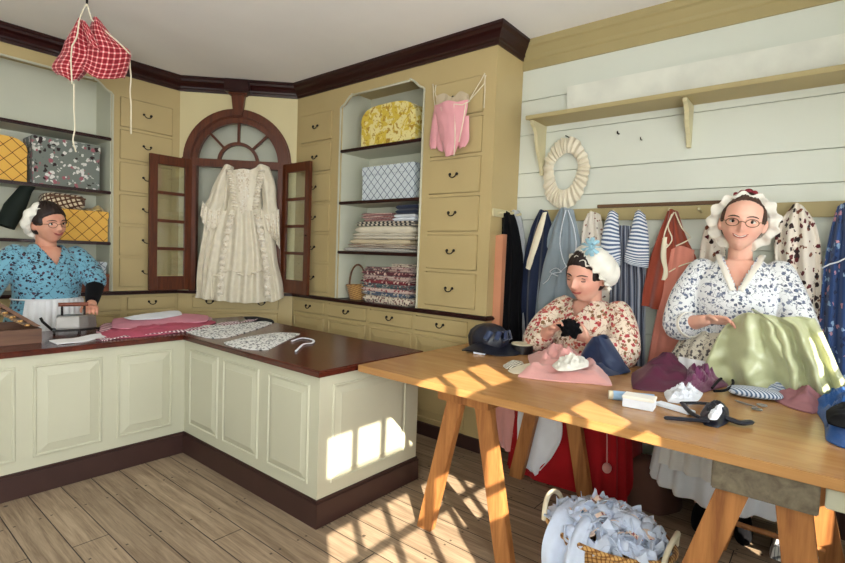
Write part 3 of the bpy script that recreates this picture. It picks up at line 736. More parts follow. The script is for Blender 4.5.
for i, (k, h, a0, a1, l) in enumerate(((6, .030, -3.42, -2.63, 'pale grey striped folded cloth at the bottom of the middle shelf pile'),
        (4, .034, -3.36, -2.60, 'brown checked folded cloth second from the bottom of the middle shelf pile'),
        (3, .040, -3.33, -2.62, 'natural linen folded cloth third from the bottom of the middle shelf pile'),
        (5, .052, -3.31, -2.60, 'off-white thick folded cloth in the middle of the middle shelf pile'),
        (2, .058, -3.28, -2.61, 'cream folded cloth below the black striped one on the middle shelf'),
        (1, .040, -3.26, -2.60, 'black and cream striped folded cloth near the top of the middle shelf pile'))):
    folded(FR, a0, a1, z, h, -.28, -.03, mA[k][1], l, G1, i, 1+i % 2); z += h+.001
folded(FR, -3.22, -2.86, z, .075, -.27, -.06, mA[0][1], 'maroon checked folded cloth on the left top of the middle shelf pile', G1, 9, 3)
folded(FR, -2.84, -2.60, z, .055, -.27, -.05, M['cloth_white'], 'white folded cloth under the navy one on the middle shelf', G1, 10, 2)
folded(FR, -2.82, -2.58, z+.056, .075, -.26, -.04, M['navy'], 'navy blue folded cloth on top of the middle shelf pile', G1, 11, 2)
G2 = 'printed cloths folded on the ledge'; z = .986
mB = [pr('print_cream_maroon', (214, 200, 180), [(110, 52, 52), (70, 50, 50)], 55), pr('print_blue_cream', (66, 84, 112), [(222, 214, 200), (190, 180, 170)], 50),
      pr('print_maroon', (118, 40, 48), [(222, 196, 184), (60, 20, 28)], 48), pr('print_teal', (50, 82, 88), [(214, 206, 196), (140, 60, 60)], 52),
      pr('print_rose', (206, 178, 168), [(140, 50, 60), (98, 40, 48)], 46), pr('print_dark', (84, 36, 44), [(196, 150, 140), (230, 210, 196)], 44)]
nm = ['cream and maroon', 'blue and cream', 'maroon floral', 'teal floral', 'rose floral', 'dark red floral']
pos = ['at the very bottom of the ledge pile', 'second from the bottom of the ledge pile', 'third from the bottom of the ledge pile', 'fourth from the bottom of the ledge pile', 'fifth from the bottom of the ledge pile', 'sixth from the bottom of the ledge pile', 'seventh from the bottom of the ledge pile']
for i, (k, h) in enumerate(((0, .065), (1, .030), (4, .034), (3, .032), (2, .036), (4, .032), (5, .040))):
    folded(FR, -3.165+.008*math.sin(i*2), -2.60, z, h, -.29, -.02, mB[k], nm[k]+' printed folded cloth '+pos[i], G2, 20+i, 1+(i % 2)); z += h+.001
folded(FR, -3.16, -2.90, z, .030, -.28, -.04, mB[5], 'dark red folded cloth on the left top of the ledge pile', G2, 30, 2)
folded(FR, -2.88, -2.62, z, .036, -.28, -.03, mB[4], 'pale rose folded cloth on the right of the ledge pile, under another', G2, 31, 2)
folded(FR, -2.83, -2.64, z+.037, .030, -.27, -.04, mB[0], 'small cream printed folded cloth topmost on the ledge pile', G2, 32, 2)

# ------------------------------------------------------------------ goods on the left shelves
domebox(FL, .74, 1.105, 1.862, 2.20, 2.08, -.29, -.05, M['yellowdiamond'], 'yellow diamond-patterned box with a rounded top at the left end of the shelf')
patbox(FL, 1.14, 1.62, 1.862, 2.245, -.33, -.06, M['greyfloral'], 'dark grey floral covered box on the shelf above the woman in blue', .2)
patbox(FL, 1.24, 1.672, 1.422, 1.68, -.32, -.02, M['yellowdiamond'], 'yellow diamond-patterned box on the shelf right of the woman in blue', .22)
t = thing('basket', FL.p(1.37, 1.682, -.16), 'brown and white woven basket sitting on the yellow diamond box', 'basket')
b = new(); blob(b, FL.p(1.37, 1.748, -.17), .10, .155, .066, None, 28, 14, lambda d: 1/(abs(d.x)**4+abs(d.y)**4+abs(d.z)**4)**.25); mk('basket_body', b, M['wicker_pale'], t, 60)
b = new(); tube(b, [FL.p(1.23, 1.775, -.07), FL.p(1.37, 1.785, -.055), FL.p(1.51, 1.775, -.07)], .008, 6); mk('rim', b, M['boxwood'], t, 50)
b = new(); sheet(b, lambda u, v: FL.p(1.54+.15*u, 1.684+.045*math.sin(PI*u)*math.sin(PI*v)+.012*math.sin(9*u+4*v), -.26+.2*v), 12, 10, .006)
tag(mk('folded_cloth', b, floral('yellow_print', (206, 176, 110), [(130, 100, 60), (230, 210, 170)], 50), None, 60), 'small crumpled ochre cloth on the yellow box beside the woven basket', 'cloth')
b = new(); G = [(.96, 1.43, .0), (1.02, 1.58, .03), (1.09, 1.73, .05), (1.15, 1.79, .05)]
tube(b, [FL.p(a+.02, z+.08, -.12) for a, z, c in G], [.09, .10, .065, .03], 16, .7); tag(mk('felt_hat', b, M['green'], None, 60), 'dark green felt hat leaning on the shelf behind the woman in blue', 'hat')
b = new(); blob(b, FL.p(.80, 1.50, -.15), .10, .08, .077, None, 20, 12); tag(mk('felt_hat', b, M['green'], None, 60), 'dark rounded hat at the far left end of the lower shelf', 'hat')
patbox(FL, 1.47, 1.672, 1.142, 1.245, -.26, -.05, M['bluediamond'], 'small blue and white lattice box on top of the wooden chest', .35)
t = thing('wooden_chest', FL.p(1.58, .986, -.15), 'small reddish wooden chest on the ledge behind the woman in blue', 'chest')
b = new(); fbox(b, FL, 1.46, 1.68, .986, 1.108, -.28, -.03, .003); mk('chest_body', b, wood('chest_wood', (140, 74, 40), (100, 48, 26), 'Y', .4), t)
b = new(); fbox(b, FL, 1.452, 1.683, 1.109, 1.14, -.285, -.025, .004); mk('lid', b, wood('chest_lid_wood', (150, 82, 44), (108, 52, 28), 'Y', .4), t)

# ================================================================== gown in the arched cupboard
nD = FD.n; P0 = FD.p(0, 1.5, .035)
t = thing('gown', FD.p(AC, .93, .05), 'ivory silk gown with ruffled trimmings hanging in the arched cupboard', 'gown')
cloth('skirt', [[(223,212),(238,211),(255,212),(262,214)], [(214,228),(236,226),(256,227),(267,228)], [(207,255),(232,256),(258,256),(274,255)], [(199,290),(226,291),(256,292),(281,291)], [(197,297),(225,300),(255,302),(282,298)]], P0, nD, M['ivory'], t, off=.03, bulge=.09, folds=7, amp=.026, nu=70, nv=40, seed=2)
cloth('side_drape', [[(224,172),(228,171),(232,172)], [(210,200),(218,206),(228,210)], [(203,240),(212,243),(222,244)], [(199,270),(208,272),(218,274)], [(199,294),(208,297),(219,298)]], P0, nD, M['ivory'], t, off=.035, bulge=.05, folds=3, amp=.030, nu=30, nv=30, seed=5)
cloth('side_drape', [[(262,214),(266,213),(270,214)], [(262,235),(269,236),(275,236)], [(264,262),(272,262),(278,262)], [(266,284),(274,284),(283,284)], [(266,300),(275,301),(284,297)]], P0, nD, M['ivory'], t, off=.035, bulge=.06, folds=2.5, amp=.018, nu=30, nv=30, seed=1)
cloth('bodice', [[(230,166),(238,172),(252,172),(262,166)], [(229,182),(238,180),(252,180),(262,182)], [(230,197),(238,198),(252,198),(262,197)], [(227,212),(238,214),(252,214),(263,213)]], P0, nD, M['ivory'], t, off=.03, bulge=.085, folds=1, amp=.002, nu=24, nv=20, seed=3, back=.03)
cloth('stomacher', [[(237,172),(246,171),(254,172)], [(238,190),(246,190),(253,190)], [(242,212),(246,215),(250,212)]], P0, nD, M['ivory_trim'], t, off=.09, bulge=.035, folds=3, amp=.003, nu=14, nv=20, seed=3)
for s, rows in ((0, [[(226,167),(230,166),(235,168)], [(216,185),(222,184),(229,186)], [(210,200),(218,202),(225,206)], [(206,206),(214,211),(224,213)]]), (1, [[(258,168),(263,166),(270,168)], [(262,186),(268,184),(276,186)], [(264,204),(270,206),(277,204)], [(262,212),(270,215),(279,213)]])):
    cloth('sleeve', rows, P0, nD, M['ivory'], t, off=.04, bulge=.06, folds=2, amp=.008, nu=18, nv=20, seed=s, back=.03)
    q = rows[-1]; cloth('sleeve_ruffle', [[(q[0][0]-1, q[0][1]-4), q[1], (q[2][0]+1, q[2][1]-3)], [(q[0][0]-3, q[0][1]+10), (q[1][0]+(3 if s else -1), q[1][1]+20), (q[2][0]+2, q[2][1]+(36 if s else 6))]], P0, nD, M['ivory_trim'], t, off=.055, bulge=.05, folds=5, amp=.018, nu=36, nv=10, seed=s)
for line in ([(232,214),(226,240),(222,266),(220,296)], [(257,214),(262,240),(266,266),(268,298)], [(216,276),(230,270),(246,276),(262,270),(270,276)], [(229,170),(233,190),(236,210)], [(262,170),(258,190),(255,210)]):
    L = [onplane(x, y, FD.p(0, 1.5, .16 if line[0][1] > 200 else .14), nD) for x, y in line]; pts = [interp(L, k/40) for k in range(41)]
    b = new(); side = nD
    sheet(b, lambda u, v: interp(L, u) + FD.u*((v-.5)*.05*(1+.25*math.sin(u*60))) + nD*(.010*math.sin(u*PI*26)+.012*math.sin(PI*v)), 90, 4, .005, (1, .05))
    mk('ruffled_trim', b, M['ivory_trim'], t, 60, recalc=False)
b = new(); c = FD.p(AC, AS-.06, -.02); tube(b, [c+Z*.05, c+nD*.03, FD.p(AC-.10, 2.155, .05)], .005, 6); tube(b, [c+nD*.03, FD.p(AC+.10, 2.155, .05)], .005, 6); tube(b, [FD.p(AC-.14, 2.15, .05), FD.p(AC, 2.17, .05), FD.p(AC+.14, 2.15, .05)], .008, 6); mk('hanger', b, M['boxwood'], t)

# ================================================================== pink stays on the right cabinet
P0 = FR.p(0, 2, .03); nR = FR.n
t = thing('stays', (-2.25, 3.0, 2.2), 'pink boned stays hanging by cream ribbons from the tall cabinet drawers', 'corset')
cloth('front_panel', [[(437,107),(445,106),(454,103),(462,104),(470,101)], [(440,122),(446,124),(454,124),(461,122),(467,118)], [(444,140),(448,142),(453,143),(458,141),(463,135)], [(449,156),(451,158),(453,158),(455,157),(456,155)]], P0, nR, M['pinkstay'], t, off=.02, bulge=.05, folds=1, amp=.002, nu=26, nv=24, th=.008)
for rows in ([[(436,108),(440,110)], [(433,125),(440,126)], [(431,142),(438,142)], [(432,150),(437,149)]], [[(441,122),(443,124)], [(438,136),(443,138)], [(438,146),(444,148)], [(440,151),(444,152)]], [[(464,120),(470,116)], [(460,134),(470,130)], [(459,143),(470,140)], [(461,149),(466,147)]]):
    cloth('tab', rows, P0, nR, M['pinkstay'], t, off=.012, bulge=.015, folds=1, amp=.001, nu=8, nv=12, th=.006)
cloth('lining', [[(438,97),(446,94),(454,98),(462,92),(470,95)], [(438,103),(446,103),(454,102),(462,101),(470,100)], [(438,108),(446,107),(454,105),(462,105),(470,102)]], P0, nR, flat('cream_lining', (204, 186, 156), .8, bump=.3), t, off=.018, bulge=.0, folds=6, amp=.003, nu=30, nv=8)
b = new(); q = lambda x, y, c=.05: onplane(x, y, FR.p(0, 2, c), nR)
for L in ([(437,107),(445,107),(454,104),(462,105),(470,101)], [(454,104),(455,120),(455,140),(454,156)], [(441,107),(445,125),(449,148)], [(466,103),(463,122),(459,142)]): tube(b, [q(x, y, .095 if 440 < x < 468 else .07) for x, y in L], .0035, 6)
mk('piping', b, M['ribbon'], t, 50)
b = new()
for L in ([(436,85),(435,92),(437,100),(438,107)], [(485,73),(480,82),(474,92),(469,101)], [(486,75),(484,84),(477,92),(470,100)], [(485,75),(485,90),(484,108)], [(433,84),(434,100),(436,112)]): tube(b, [q(x, y, .03) for x, y in L], .0055, 6, .4)
mk('ribbon', b, M['ribbon'], t, 50)
# ================================================================== gathered ruff on the white wall
c = FW.p(-1.487, 2.02, .03); t = None
b = new()
def rf(u, v):
    a = 2*PI*u; ro, ri = (.168+.006*math.sin(5*a+1)+.003*math.sin(17*a), .252+.006*math.sin(7*a)+.004*math.sin(15*a)), (.088+.008*math.sin(3*a), .128+.006*math.sin(2*a))
    co, si = math.cos(a), math.sin(a); k = v
    x = co*(ri[0]+(ro[0]-ri[0])*k); z = si*(ri[1]+(ro[1]-ri[1])*k)+.012*(1-k)
    return c + FW.u*x + Z*z + FW.n*(.016*math.sin(PI*min(k*1.1, 1))**.5+.011*math.sin(30*a+3*math.sin(3*a))*(.5+k*.5))
sheet(b, rf, 200, 10, .004); t = tag(mk('cloth_ruff', b, M['ivory'], None, 60), 'oval gathered white cloth ruff hanging on a hook on the white wall', 'ruff')
b = new(); tube(b, [FW.p(-1.485, 2.275, 0), FW.p(-1.485, 2.275, .06)], .004, 8); tag(mk('nail', b, M['iron']), 'small nail in the white wall holding the oval cloth ruff', 'nail')

# ================================================================== red gingham piece hanging from the ceiling
H0 = atz(87, 1, 2.985); nC = V((.95, -.29, 0)).normalized()
t = thing('gingham_stays', H0+V((0,0,-.45)), 'red gingham stays hanging on cream tapes from the ceiling', 'corset')
cloth('panel', [[(93,21),(96,24),(103,28)], [(88,33),(100,38),(117,44)], [(86,48),(106,54),(130,53)], [(84,62),(104,72),(129,66)], [(80,70),(100,84),(124,79)]], H0, nC, M['gingham'], t, off=.0, bulge=.12, folds=2, amp=.012, nu=36, nv=36, seed=1)
cloth('panel', [[(77,24),(80,22),(84,28)], [(66,40),(76,38),(90,44)], [(61,52),(76,56),(94,58)], [(52,66),(70,70),(88,70)], [(58,74),(70,83),(78,80)]], H0, nC, M['gingham'], t, off=-.02, bulge=.09, folds=2, amp=.012, nu=30, nv=36, seed=4)
cloth('panel', [[(82,26),(86,30),(90,36)], [(84,34),(90,42),(98,50)], [(88,46),(94,54),(101,58)]], H0, nC, M['gingham'], t, off=.10, bulge=.03, folds=1, amp=.006, nu=14, nv=16, seed=4)
b = new(); q = lambda x, y, c=.06: onplane(x, y, H0+nC*c, nC)
for L in ([(87,4),(83,10),(79,22),(77,36),(72,46)], [(87,4),(90,14),(93,21),(104,30),(118,42),(130,54)], [(72,46),(71,60),(72,84)], [(130,54),(130,66),(131,78),(130,92),(131,104),(131,118),(131,134)], [(74,84),(74,110),(75,128),(73,140),(76,152)]): tube(b, [interp([q(x, y, .10 if L[0][0] != 130 else .02) for x, y in L], k/16) for k in range(17)], .0045, 6)
mk('tape', b, M['ribbon'], t, 50)
b = new(); tube(b, [q(87, 4, 0), q(87, 4, .10)], .005, 6); tube(b, [H0+V((0,0,.014)), H0+V((0,0,-.03)), q(87, 4, 0)], .007, 8); tag(mk('ceiling_hook', b, M['iron'], None, 40), 'small black hook in the ceiling holding the red gingham stays', 'hook')

# ================================================================== clothes on the pegs
P0 = (0, 3.335, 0); nW = V((0, -1, 0))
def hung(name, rows, mat, label, y=3.34, back=.035, cat='gown', **k):
    k['amp'] = k.get('amp', .012)*1.7; o = cloth(name, rows, (0, y, 0), nW, mat, None, back=back, **k); return tag(o, label, cat)
hung('gown', [[(503,213),(508,211),(513,214)], [(497,226),(508,225),(518,228)], [(496,262),(509,262),(523,262)], [(493,300),(507,302),(521,300)], [(490,338),(506,342),(522,338)], [(489,360),(505,362),(522,358)]], M['black'], 'long black gown hanging at the corner beside the tall cabinet', y=3.25, bulge=.06, folds=4, amp=.014)
hung('petticoat', [[(513,211),(516,210),(519,212)], [(514,225),(518,224),(523,230)], [(518,260),(523,260),(527,266)], [(521,300),(525,300),(529,300)], [(520,345),(525,345),(530,345)]], flat('pale_grey_cloth', (188, 190, 194), .8, bump=.2), 'narrow pale grey petticoat hanging between the black gown and the navy one', y=3.36, bulge=.03, folds=2, amp=.01)
t = hung('gown', [[(541,211),(544,210),(547,212)], [(532,230),(543,230),(553,232)], [(525,262),(540,264),(554,262)], [(523,300),(538,300),(552,300)], [(521,350),(538,352),(552,350)]], M['navy'], 'navy gown with a cream band hanging left on the peg rail', y=3.34, bulge=.04, folds=3, amp=.014)
cloth('facing', [[(543,213),(547,212)], [(536,232),(542,233)], [(529,255),(534,258)], [(526,268),(530,270)]], (0, 3.27, 0), nW, M['ribbon'], t, bulge=.01, folds=1, amp=.001, nu=6, nv=14)
t = hung('gown', [[(562,209),(567,208),(573,210)], [(552,228),(566,226),(578,232)], [(545,256),(563,256),(584,258)], [(539,290),(560,292),(588,290)], [(536,330),(560,332),(590,330)], [(535,360),(560,362),(592,360)]], M['bluegrey'], 'blue-grey linen gown with white ties hanging behind the seated woman', y=3.33, bulge=.05, folds=4, amp=.016)
cloth('sleeve', [[(554,236),(559,232),(563,238)], [(545,262),(553,262),(561,262)], [(540,292),(548,294),(556,292)], [(538,318),(546,320),(553,318)]], (0, 3.28, 0), nW, M['bluegrey'], t, bulge=.035, folds=1, amp=.006, nu=14, nv=16)
b = new(); q = lambda x, y: aty(x, y, 3.235)
for L in ([(566,210),(562,226),(560,244),(564,262),(570,270)], [(568,210),(574,228),(576,248),(570,262),(560,272)], [(562,272),(552,274),(548,280),(543,284)], [(562,272),(556,268),(550,272),(558,276)]): tube(b, [interp([q(x, y) for x, y in L], k/12) for k in range(13)], .005, 6, .5)
mk('tie', b, M['cloth_white'], t, 50)
hung('jacket', [[(589,214),(594,212),(600,215)], [(584,226),(594,228),(603,228)], [(582,250),(596,250),(610,250)], [(580,280),(596,282),(613,280)], [(578,330),(596,332),(614,330)]], M['smallprint'], 'white jacket with tiny brown print on the peg behind the seated woman', y=3.35, bulge=.035, folds=3, amp=.012, cat='jacket')
t = hung('gown', [[(618,226),(628,226),(640,228)], [(616,245),(628,247),(643,246)], [(612,280),(628,282),(646,280)], [(610,320),(628,322),(645,320)], [(608,368),(627,372),(645,368)], [(606,395),(627,397),(646,394)]], M['greystripe'], 'grey striped gown with blue striped sleeves on the peg rail', y=3.34, bulge=.05, folds=5, amp=.014, nu=40)
cloth('sleeve', [[(609,214),(614,211),(618,214)], [(603,234),(611,234),(619,236)], [(600,258),(610,262),(621,258)], [(600,266),(610,268),(621,265)]], (0, 3.28, 0), nW, M['bluestripe'], t, bulge=.04, folds=1, amp=.004, nu=18, nv=18)
cloth('sleeve', [[(636,213),(641,211),(645,215)], [(631,232),(640,232),(648,234)], [(626,252),(638,255),(649,255)], [(625,262),(636,266),(648,268)]], (0, 3.27, 0), nW, M['bluestripe'], t, bulge=.04, folds=1, amp=.004, nu=18, nv=18)
t = hung('gown', [[(669,212),(674,210),(678,213)], [(659,236),(674,238),(686,238)], [(650,262),(674,264),(697,262)], [(645,288),(670,292),(696,286)], [(643,305),(664,309),(686,305)]], M['rust'], 'rust brown gown with a salmon skirt and cream cords on the peg rail', y=3.34, bulge=.06, folds=3, amp=.016)
cloth('skirt', [[(672,250),(682,246),(694,250)], [(664,285),(678,284),(692,286)], [(656,320),(671,322),(688,322)], [(648,364),(667,368),(692,364)], [(646,385),(667,388),(696,384)]], (0, 3.30, 0), nW, M['salmon'], t, bulge=.04, folds=2.5, amp=.014)
cloth('front_edge', [[(663,238),(667,237)], [(661,256),(666,257)], [(664,270),(668,274)], [(662,280),(665,280)]], (0, 3.255, 0), nW, M['ribbon'], t, bulge=.01, folds=1, amp=.003, nu=6, nv=14)
b = new(); q = lambda x, y: aty(x, y, 3.255)
for L in ([(674,212),(668,226),(672,240),(662,252)], [(675,212),(682,228),(690,238),(676,246)], [(669,272),(680,266),(692,262)], [(672,214),(664,236),(668,246)]): tube(b, [interp([q(x, y) for x, y in L], k/12) for k in range(13)], .004, 6)
mk('cord', b, M['ribbon'], t, 50)
hung('jacket', [[(706,228),(712,222),(722,226)], [(702,242),(712,242),(724,240)], [(700,262),(712,264),(726,262)], [(700,290),(712,292),(726,290)]], M['redprint'], 'small piece of white jacket with dark red print, just left of the laughing woman', y=3.36, bulge=.04, folds=2, amp=.012, cat='jacket')
hung('jacket', [[(793,206),(798,204),(804,208)], [(780,224),(796,226),(814,222)], [(775,246),(796,248),(820,244)], [(778,280),(797,282),(822,280)], [(780,320),(798,322),(822,320)]], M['redprint'], 'white jacket with dark red leafy print hanging right of the laughing woman', y=3.35, bulge=.05, folds=3, amp=.016, cat='jacket')
t = hung('gown', [[(838,207),(846,204),(858,208)], [(831,230),(850,232),(872,230)], [(824,270),(850,272),(880,270)], [(820,320),(850,322),(885,320)], [(818,365),(850,367),(890,365)], [(816,400),(850,402),(894,400)]], M['blueprint'], 'blue floral gown at the right end of the peg rail', y=3.32, bulge=.06, folds=5, amp=.018, nu=40)
b = new(); tube(b, [aty(x, y, 3.22) for x, y in ((822,268),(830,264),(838,262),(846,258))], .008, 6, .5); mk('sash', b, M['cloth_white'], t, 50)
b = new(); P = [aty(x, y, 3.12) for x, y in ((490,352),(499,352),(503,234),(494,236))]
hexa(b, [P[0], P[1], P[1]+V((0,.02,0)), P[0]+V((0,.02,0)), P[3], P[2], P[2]+V((0,.06,0)), P[3]+V((0,.06,0))], .002)
for v in b.verts:
    if v.co.z < 1.0: v.co.z = 0.02
tag(mk('board', b, M['plank']), 'tall narrow salmon-coloured board leaning against the side of the tall cabinet', 'board')

# ================================================================== things on the counter
CZT = .8135
t = thing('flat_iron', (-3.78, 1.07, CZT), 'old box iron with a wooden handle under the hand of the woman in blue', 'iron')
def ipoly(s=1.0): return [V((x*s, y*s)) for x, y in ((-.055, -.10), (.055, -.10), (.055, .02), (.035, .07), (0, .115), (-.035, .07), (-.055, .02))]
b = new(); dr = V((.25, .97, 0)).normalized(); sd = V((dr.y, -dr.x, 0)); o = V((-3.79, 1.10, CZT+.035))
rings(b, [[o+sd*p.x+dr*p.y+Z*z for p in ipoly(k)] for z, k in ((0, 1), (.012, 1.02), (.075, .98), (.085, .9))]); mk('iron_body', b, M['steel'], t)
b = new()
for a in (-.07, .05): tube(b, [o+dr*a+Z*.08, o+dr*a+Z*.15], .007, 8)
mk('handle_post', b, M['iron'], t, 40)
b = new(); tube(b, [o+dr*-.09+Z*.155, o+dr*.07+Z*.155], .013, 10); mk('wooden_handle', b, wood('iron_handle', (130, 66, 40), (92, 44, 26), 'Y', .4), t, 40)
t = thing('iron_stand', (-3.78, 1.07, CZT), 'dark low stand with small feet beneath the box iron', 'stand')
b = new(); rings(b, [[o+sd*p.x*1.25+dr*p.y*1.2+Z*z for p in ipoly()] for z in (-.012, -.003)])
for p in ipoly(1.1)[::2]: tube(b, [o+sd*p.x+dr*p.y-Z*.034, o+sd*p.x+dr*p.y-Z*.008], .007, 8)
tube(b, [o+dr*-.12-Z*.008, o+dr*-.17+Z*.05, o+dr*-.18+Z*.075], .008, 8); mk('stand_plate', b, M['iron'], t)
b = new(); A = atz(34, 343, CZT)
sheet(b, lambda u, v: V((-3.56+.02*math.sin(9*u)+(.34-.0)*v*.45-.18*u, .90+.62*u, CZT+.004+.002*math.sin(20*u))), 20, 6, .005, (.6, .15))
tag(mk('ironing_cloth', b, M['linen'], None, 60), 'narrow white pressing cloth lying on the counter before the box iron', 'cloth')
# slanted wooden case at the left end
t = thing('wooden_writing_case', (-3.72, .60, CZT), 'brown wooden slope-sided case open at the left end of the counter', 'case')
b = new()
box(b, -3.55, -3.535, .30, .86, CZT, CZT+.085, .002); box(b, -3.93, -3.915, .30, .86, CZT, CZT+.085, .002); box(b, -3.915, -3.55, .845, .86, CZT, CZT+.085, .002); box(b, -3.915, -3.55, .30, .315, CZT, CZT+.085, .002); box(b, -3.915, -3.55, .315, .845, CZT, CZT+.012)
mk('case_body', b, M['boxwood'], t)
b = new(); q0 = atx(0, 299, -3.95); q1 = atx(37, 329, -3.72)
hexa(b, [V((-3.93, .50, CZT+.09)), V((-3.60, .78, CZT+.09)), V((-3.62, .80, CZT+.09)), V((-3.95, .52, CZT+.09)), V((-4.04, .42, CZT+.23)), V((-3.98, .46, CZT+.235)), V((-4.0, .50, CZT+.235)), V((-4.05, .44, CZT+.23))], .002) if False else None
for (y0, z0), (y1, z1) in (((.86, .095), (.60, .30)),):
    hexa(b, [V((-3.93, y0, CZT+z0)), V((-3.535, y0, CZT+z0)), V((-3.535, y0-.03, CZT+z0)), V((-3.93, y0-.03, CZT+z0)), V((-3.93, y1, CZT+z1)), V((-3.535, y1, CZT+z1)), V((-3.535, y1-.03, CZT+z1-.0)), V((-3.93, y1-.03, CZT+z1))], .003)
mk('lid', b, M['boxwood'], t)
b = new()
for k in range(7): hexa(b, [V((x, .86-.05-(.033*k)+dy, CZT+.10+.025*k+dz)) for dz in (0, .012) for x, dy in ((-3.90, 0), (-3.56, 0), (-3.56, -.024), (-3.90, -.024))])
mk('slatted_tray', b, M['wicker'], t)
# pink cloths
heap('folded_cloth', [(96,333),(104,324),(140,320),(190,316),(212,318),(208,325),(170,331),(130,336)], CZT, .022, M['maroonstripe'], seed=1, wr=.25); tag(C.objects[-1], 'maroon striped cloth spread on the counter under the pink ones', 'cloth', None)
def last(): return C.objects[-1]
heap('folded_cloth', [(112,328),(114,319),(140,317),(185,314),(208,316),(206,322),(170,324),(134,329)], CZT+.024, .022, M['pinkfab2'], seed=2, wr=.2); tag(last(), 'light rose pink cloth folded long on the counter', 'cloth')
heap('folded_cloth', [(124,318),(150,315),(178,311),(182,315),(160,319),(134,320)], CZT+.052, .022, M['cloth_white'], seed=3, wr=.15); tag(last(), 'white folded cloth lying on top of the pink cloths on the counter', 'cloth')
heap('folded_cloth', [(100,336),(104,330),(118,331),(160,328),(210,321),(216,323),(190,331),(150,336),(112,339)], CZT+.001, .030, M['pinkfab'], seed=4, wr=.3); tag(last(), 'deep rose cloth lying along the counter in front of the light pink one', 'cloth')
def strip_px(name, L, w, z, mat, label, cat, th=.006, tw=30, n=60):
    P = [atz(x, y, z) for x, y in L]; b = new()
    def fn(u, v):
        p = interp(P, u); d = interp(P, min(u+.02, 1))-interp(P, max(u-.02, 0)); s = V((d.y, -d.x, 0)).normalized()
        return p + s*((v-.5)*w*(1+.15*math.sin(u*tw*2))) + Z*(.006+.004*math.sin(u*tw+v*3))
    ln = sum((a-b_).length for a, b_ in zip(P, P[1:])); sheet(b, fn, n, 4, th, (ln, w)); return tag(mk(name, b, mat, None, 60, recalc=False), label, cat)
strip_px('braided_trim', [(98,341),(130,337),(170,333),(205,328),(236,322)], .05, CZT, M['braid'], 'long pink and white braided trim lying along the counter edge', 'trim')
strip_px('braided_trim', [(150,334),(190,331),(230,325),(256,320)], .035, CZT+.004, M['braid'], 'thin braided trim behind the long pink one on the counter', 'trim')
b = new(); q = [atz(x, y, CZT) for x, y in ((246,316),(262,318),(274,321),(272,324),(256,321))]
heap('black_ribbon', [(244,317),(256,317),(272,320),(274,323),(260,322),(248,320)], CZT, .014, M['black'], seed=9, wr=.3); b.free(); tag(last(), 'small black ribbon bundle at the end of the braided trims', 'ribbon')
heap('printed_pocket', [(186,332),(196,326),(232,325),(268,321),(272,324),(252,331),(226,338),(206,338)], CZT, .012, M['blackprint'], seed=11, wr=.5, freq=30); tag(last(), 'white black-printed cloth piece nearer the woman on the counter', 'cloth')
heap('printed_pocket', [(224,343),(248,337),(276,333),(300,334),(284,342),(268,350),(250,350),(232,347)], CZT, .014, M['blackprint'], seed=14, wr=.5, freq=30); tag(last(), 'white black-printed cloth piece nearer the counter end', 'cloth')
b = new(); P = [atz(x, y, CZT+.006) for x, y in ((292,341),(302,338),(313,340),(312,343),(304,344),(299,348),(296,351))]
tube(b, [interp(P, k/24) for k in range(25)], .008, 6, .5); tag(mk('ribbon', b, M['cloth_white'], None, 50), 'white ribbon end curling on the dark counter top', 'ribbon')
# ================================================================== people
def skin(name, c):
    b = MB(name, .5, .35); v = b.coord(); b.col(b.mix(b.ramp(b.noise(v, 9, 3), .3, .75), lin(c), lin((c[0]-14, c[1]-30, c[2]-28))))
    b.b.inputs['Subsurface Weight'].default_value = .12; b.b.inputs['Subsurface Radius'].default_value = (.012, .005, .003); b.b.inputs['Subsurface Scale'].default_value = .6
    return b.m
M['skin1'] = skin('warm_skin', (230, 180, 158)); M['skin2'] = skin('fair_skin', (236, 188, 166)); M['skin3'] = skin('rosy_skin', (216, 164, 138))
M['lip'] = flat('lips', (172, 82, 78), .45); M['eyew'] = flat('eye_white', (226, 222, 214), .25, .5); M['iris'] = flat('dark_iris', (44, 34, 30), .2, .6)
M['hair1'] = flat('dark_brown_hair', (40, 26, 22), .5, .4, var=.2, sc=40, bump=.4); M['hair2'] = flat('brown_hair', (72, 46, 32), .5, .4, var=.2, sc=40, bump=.4)
M['teeth'] = flat('teeth', (232, 226, 214), .3)
M['frame_gold'] = flat('dark_gold_frames', (112, 84, 56), .35, .5, .8)
M['lace'] = flat('white_cap_cotton', (236, 232, 220), .85, .2, bump=.3, sc=16, sheen=.3)
class Body:
    def __init__(s, yaw, root):
        s.f = V((math.sin(yaw), -math.cos(yaw), 0)); s.r = V((-s.f.y, s.f.x, 0))   # r: image right when facing the camera
        s.o = V(root)
    def P(s, a, d, z): return V((s.o.x, s.o.y, 0)) + s.r*a + s.f*d + Z*z
def sm(a, b, x):
    t = min(max((x-a)/(b-a), 0), 1); return t*t*(3-2*t)
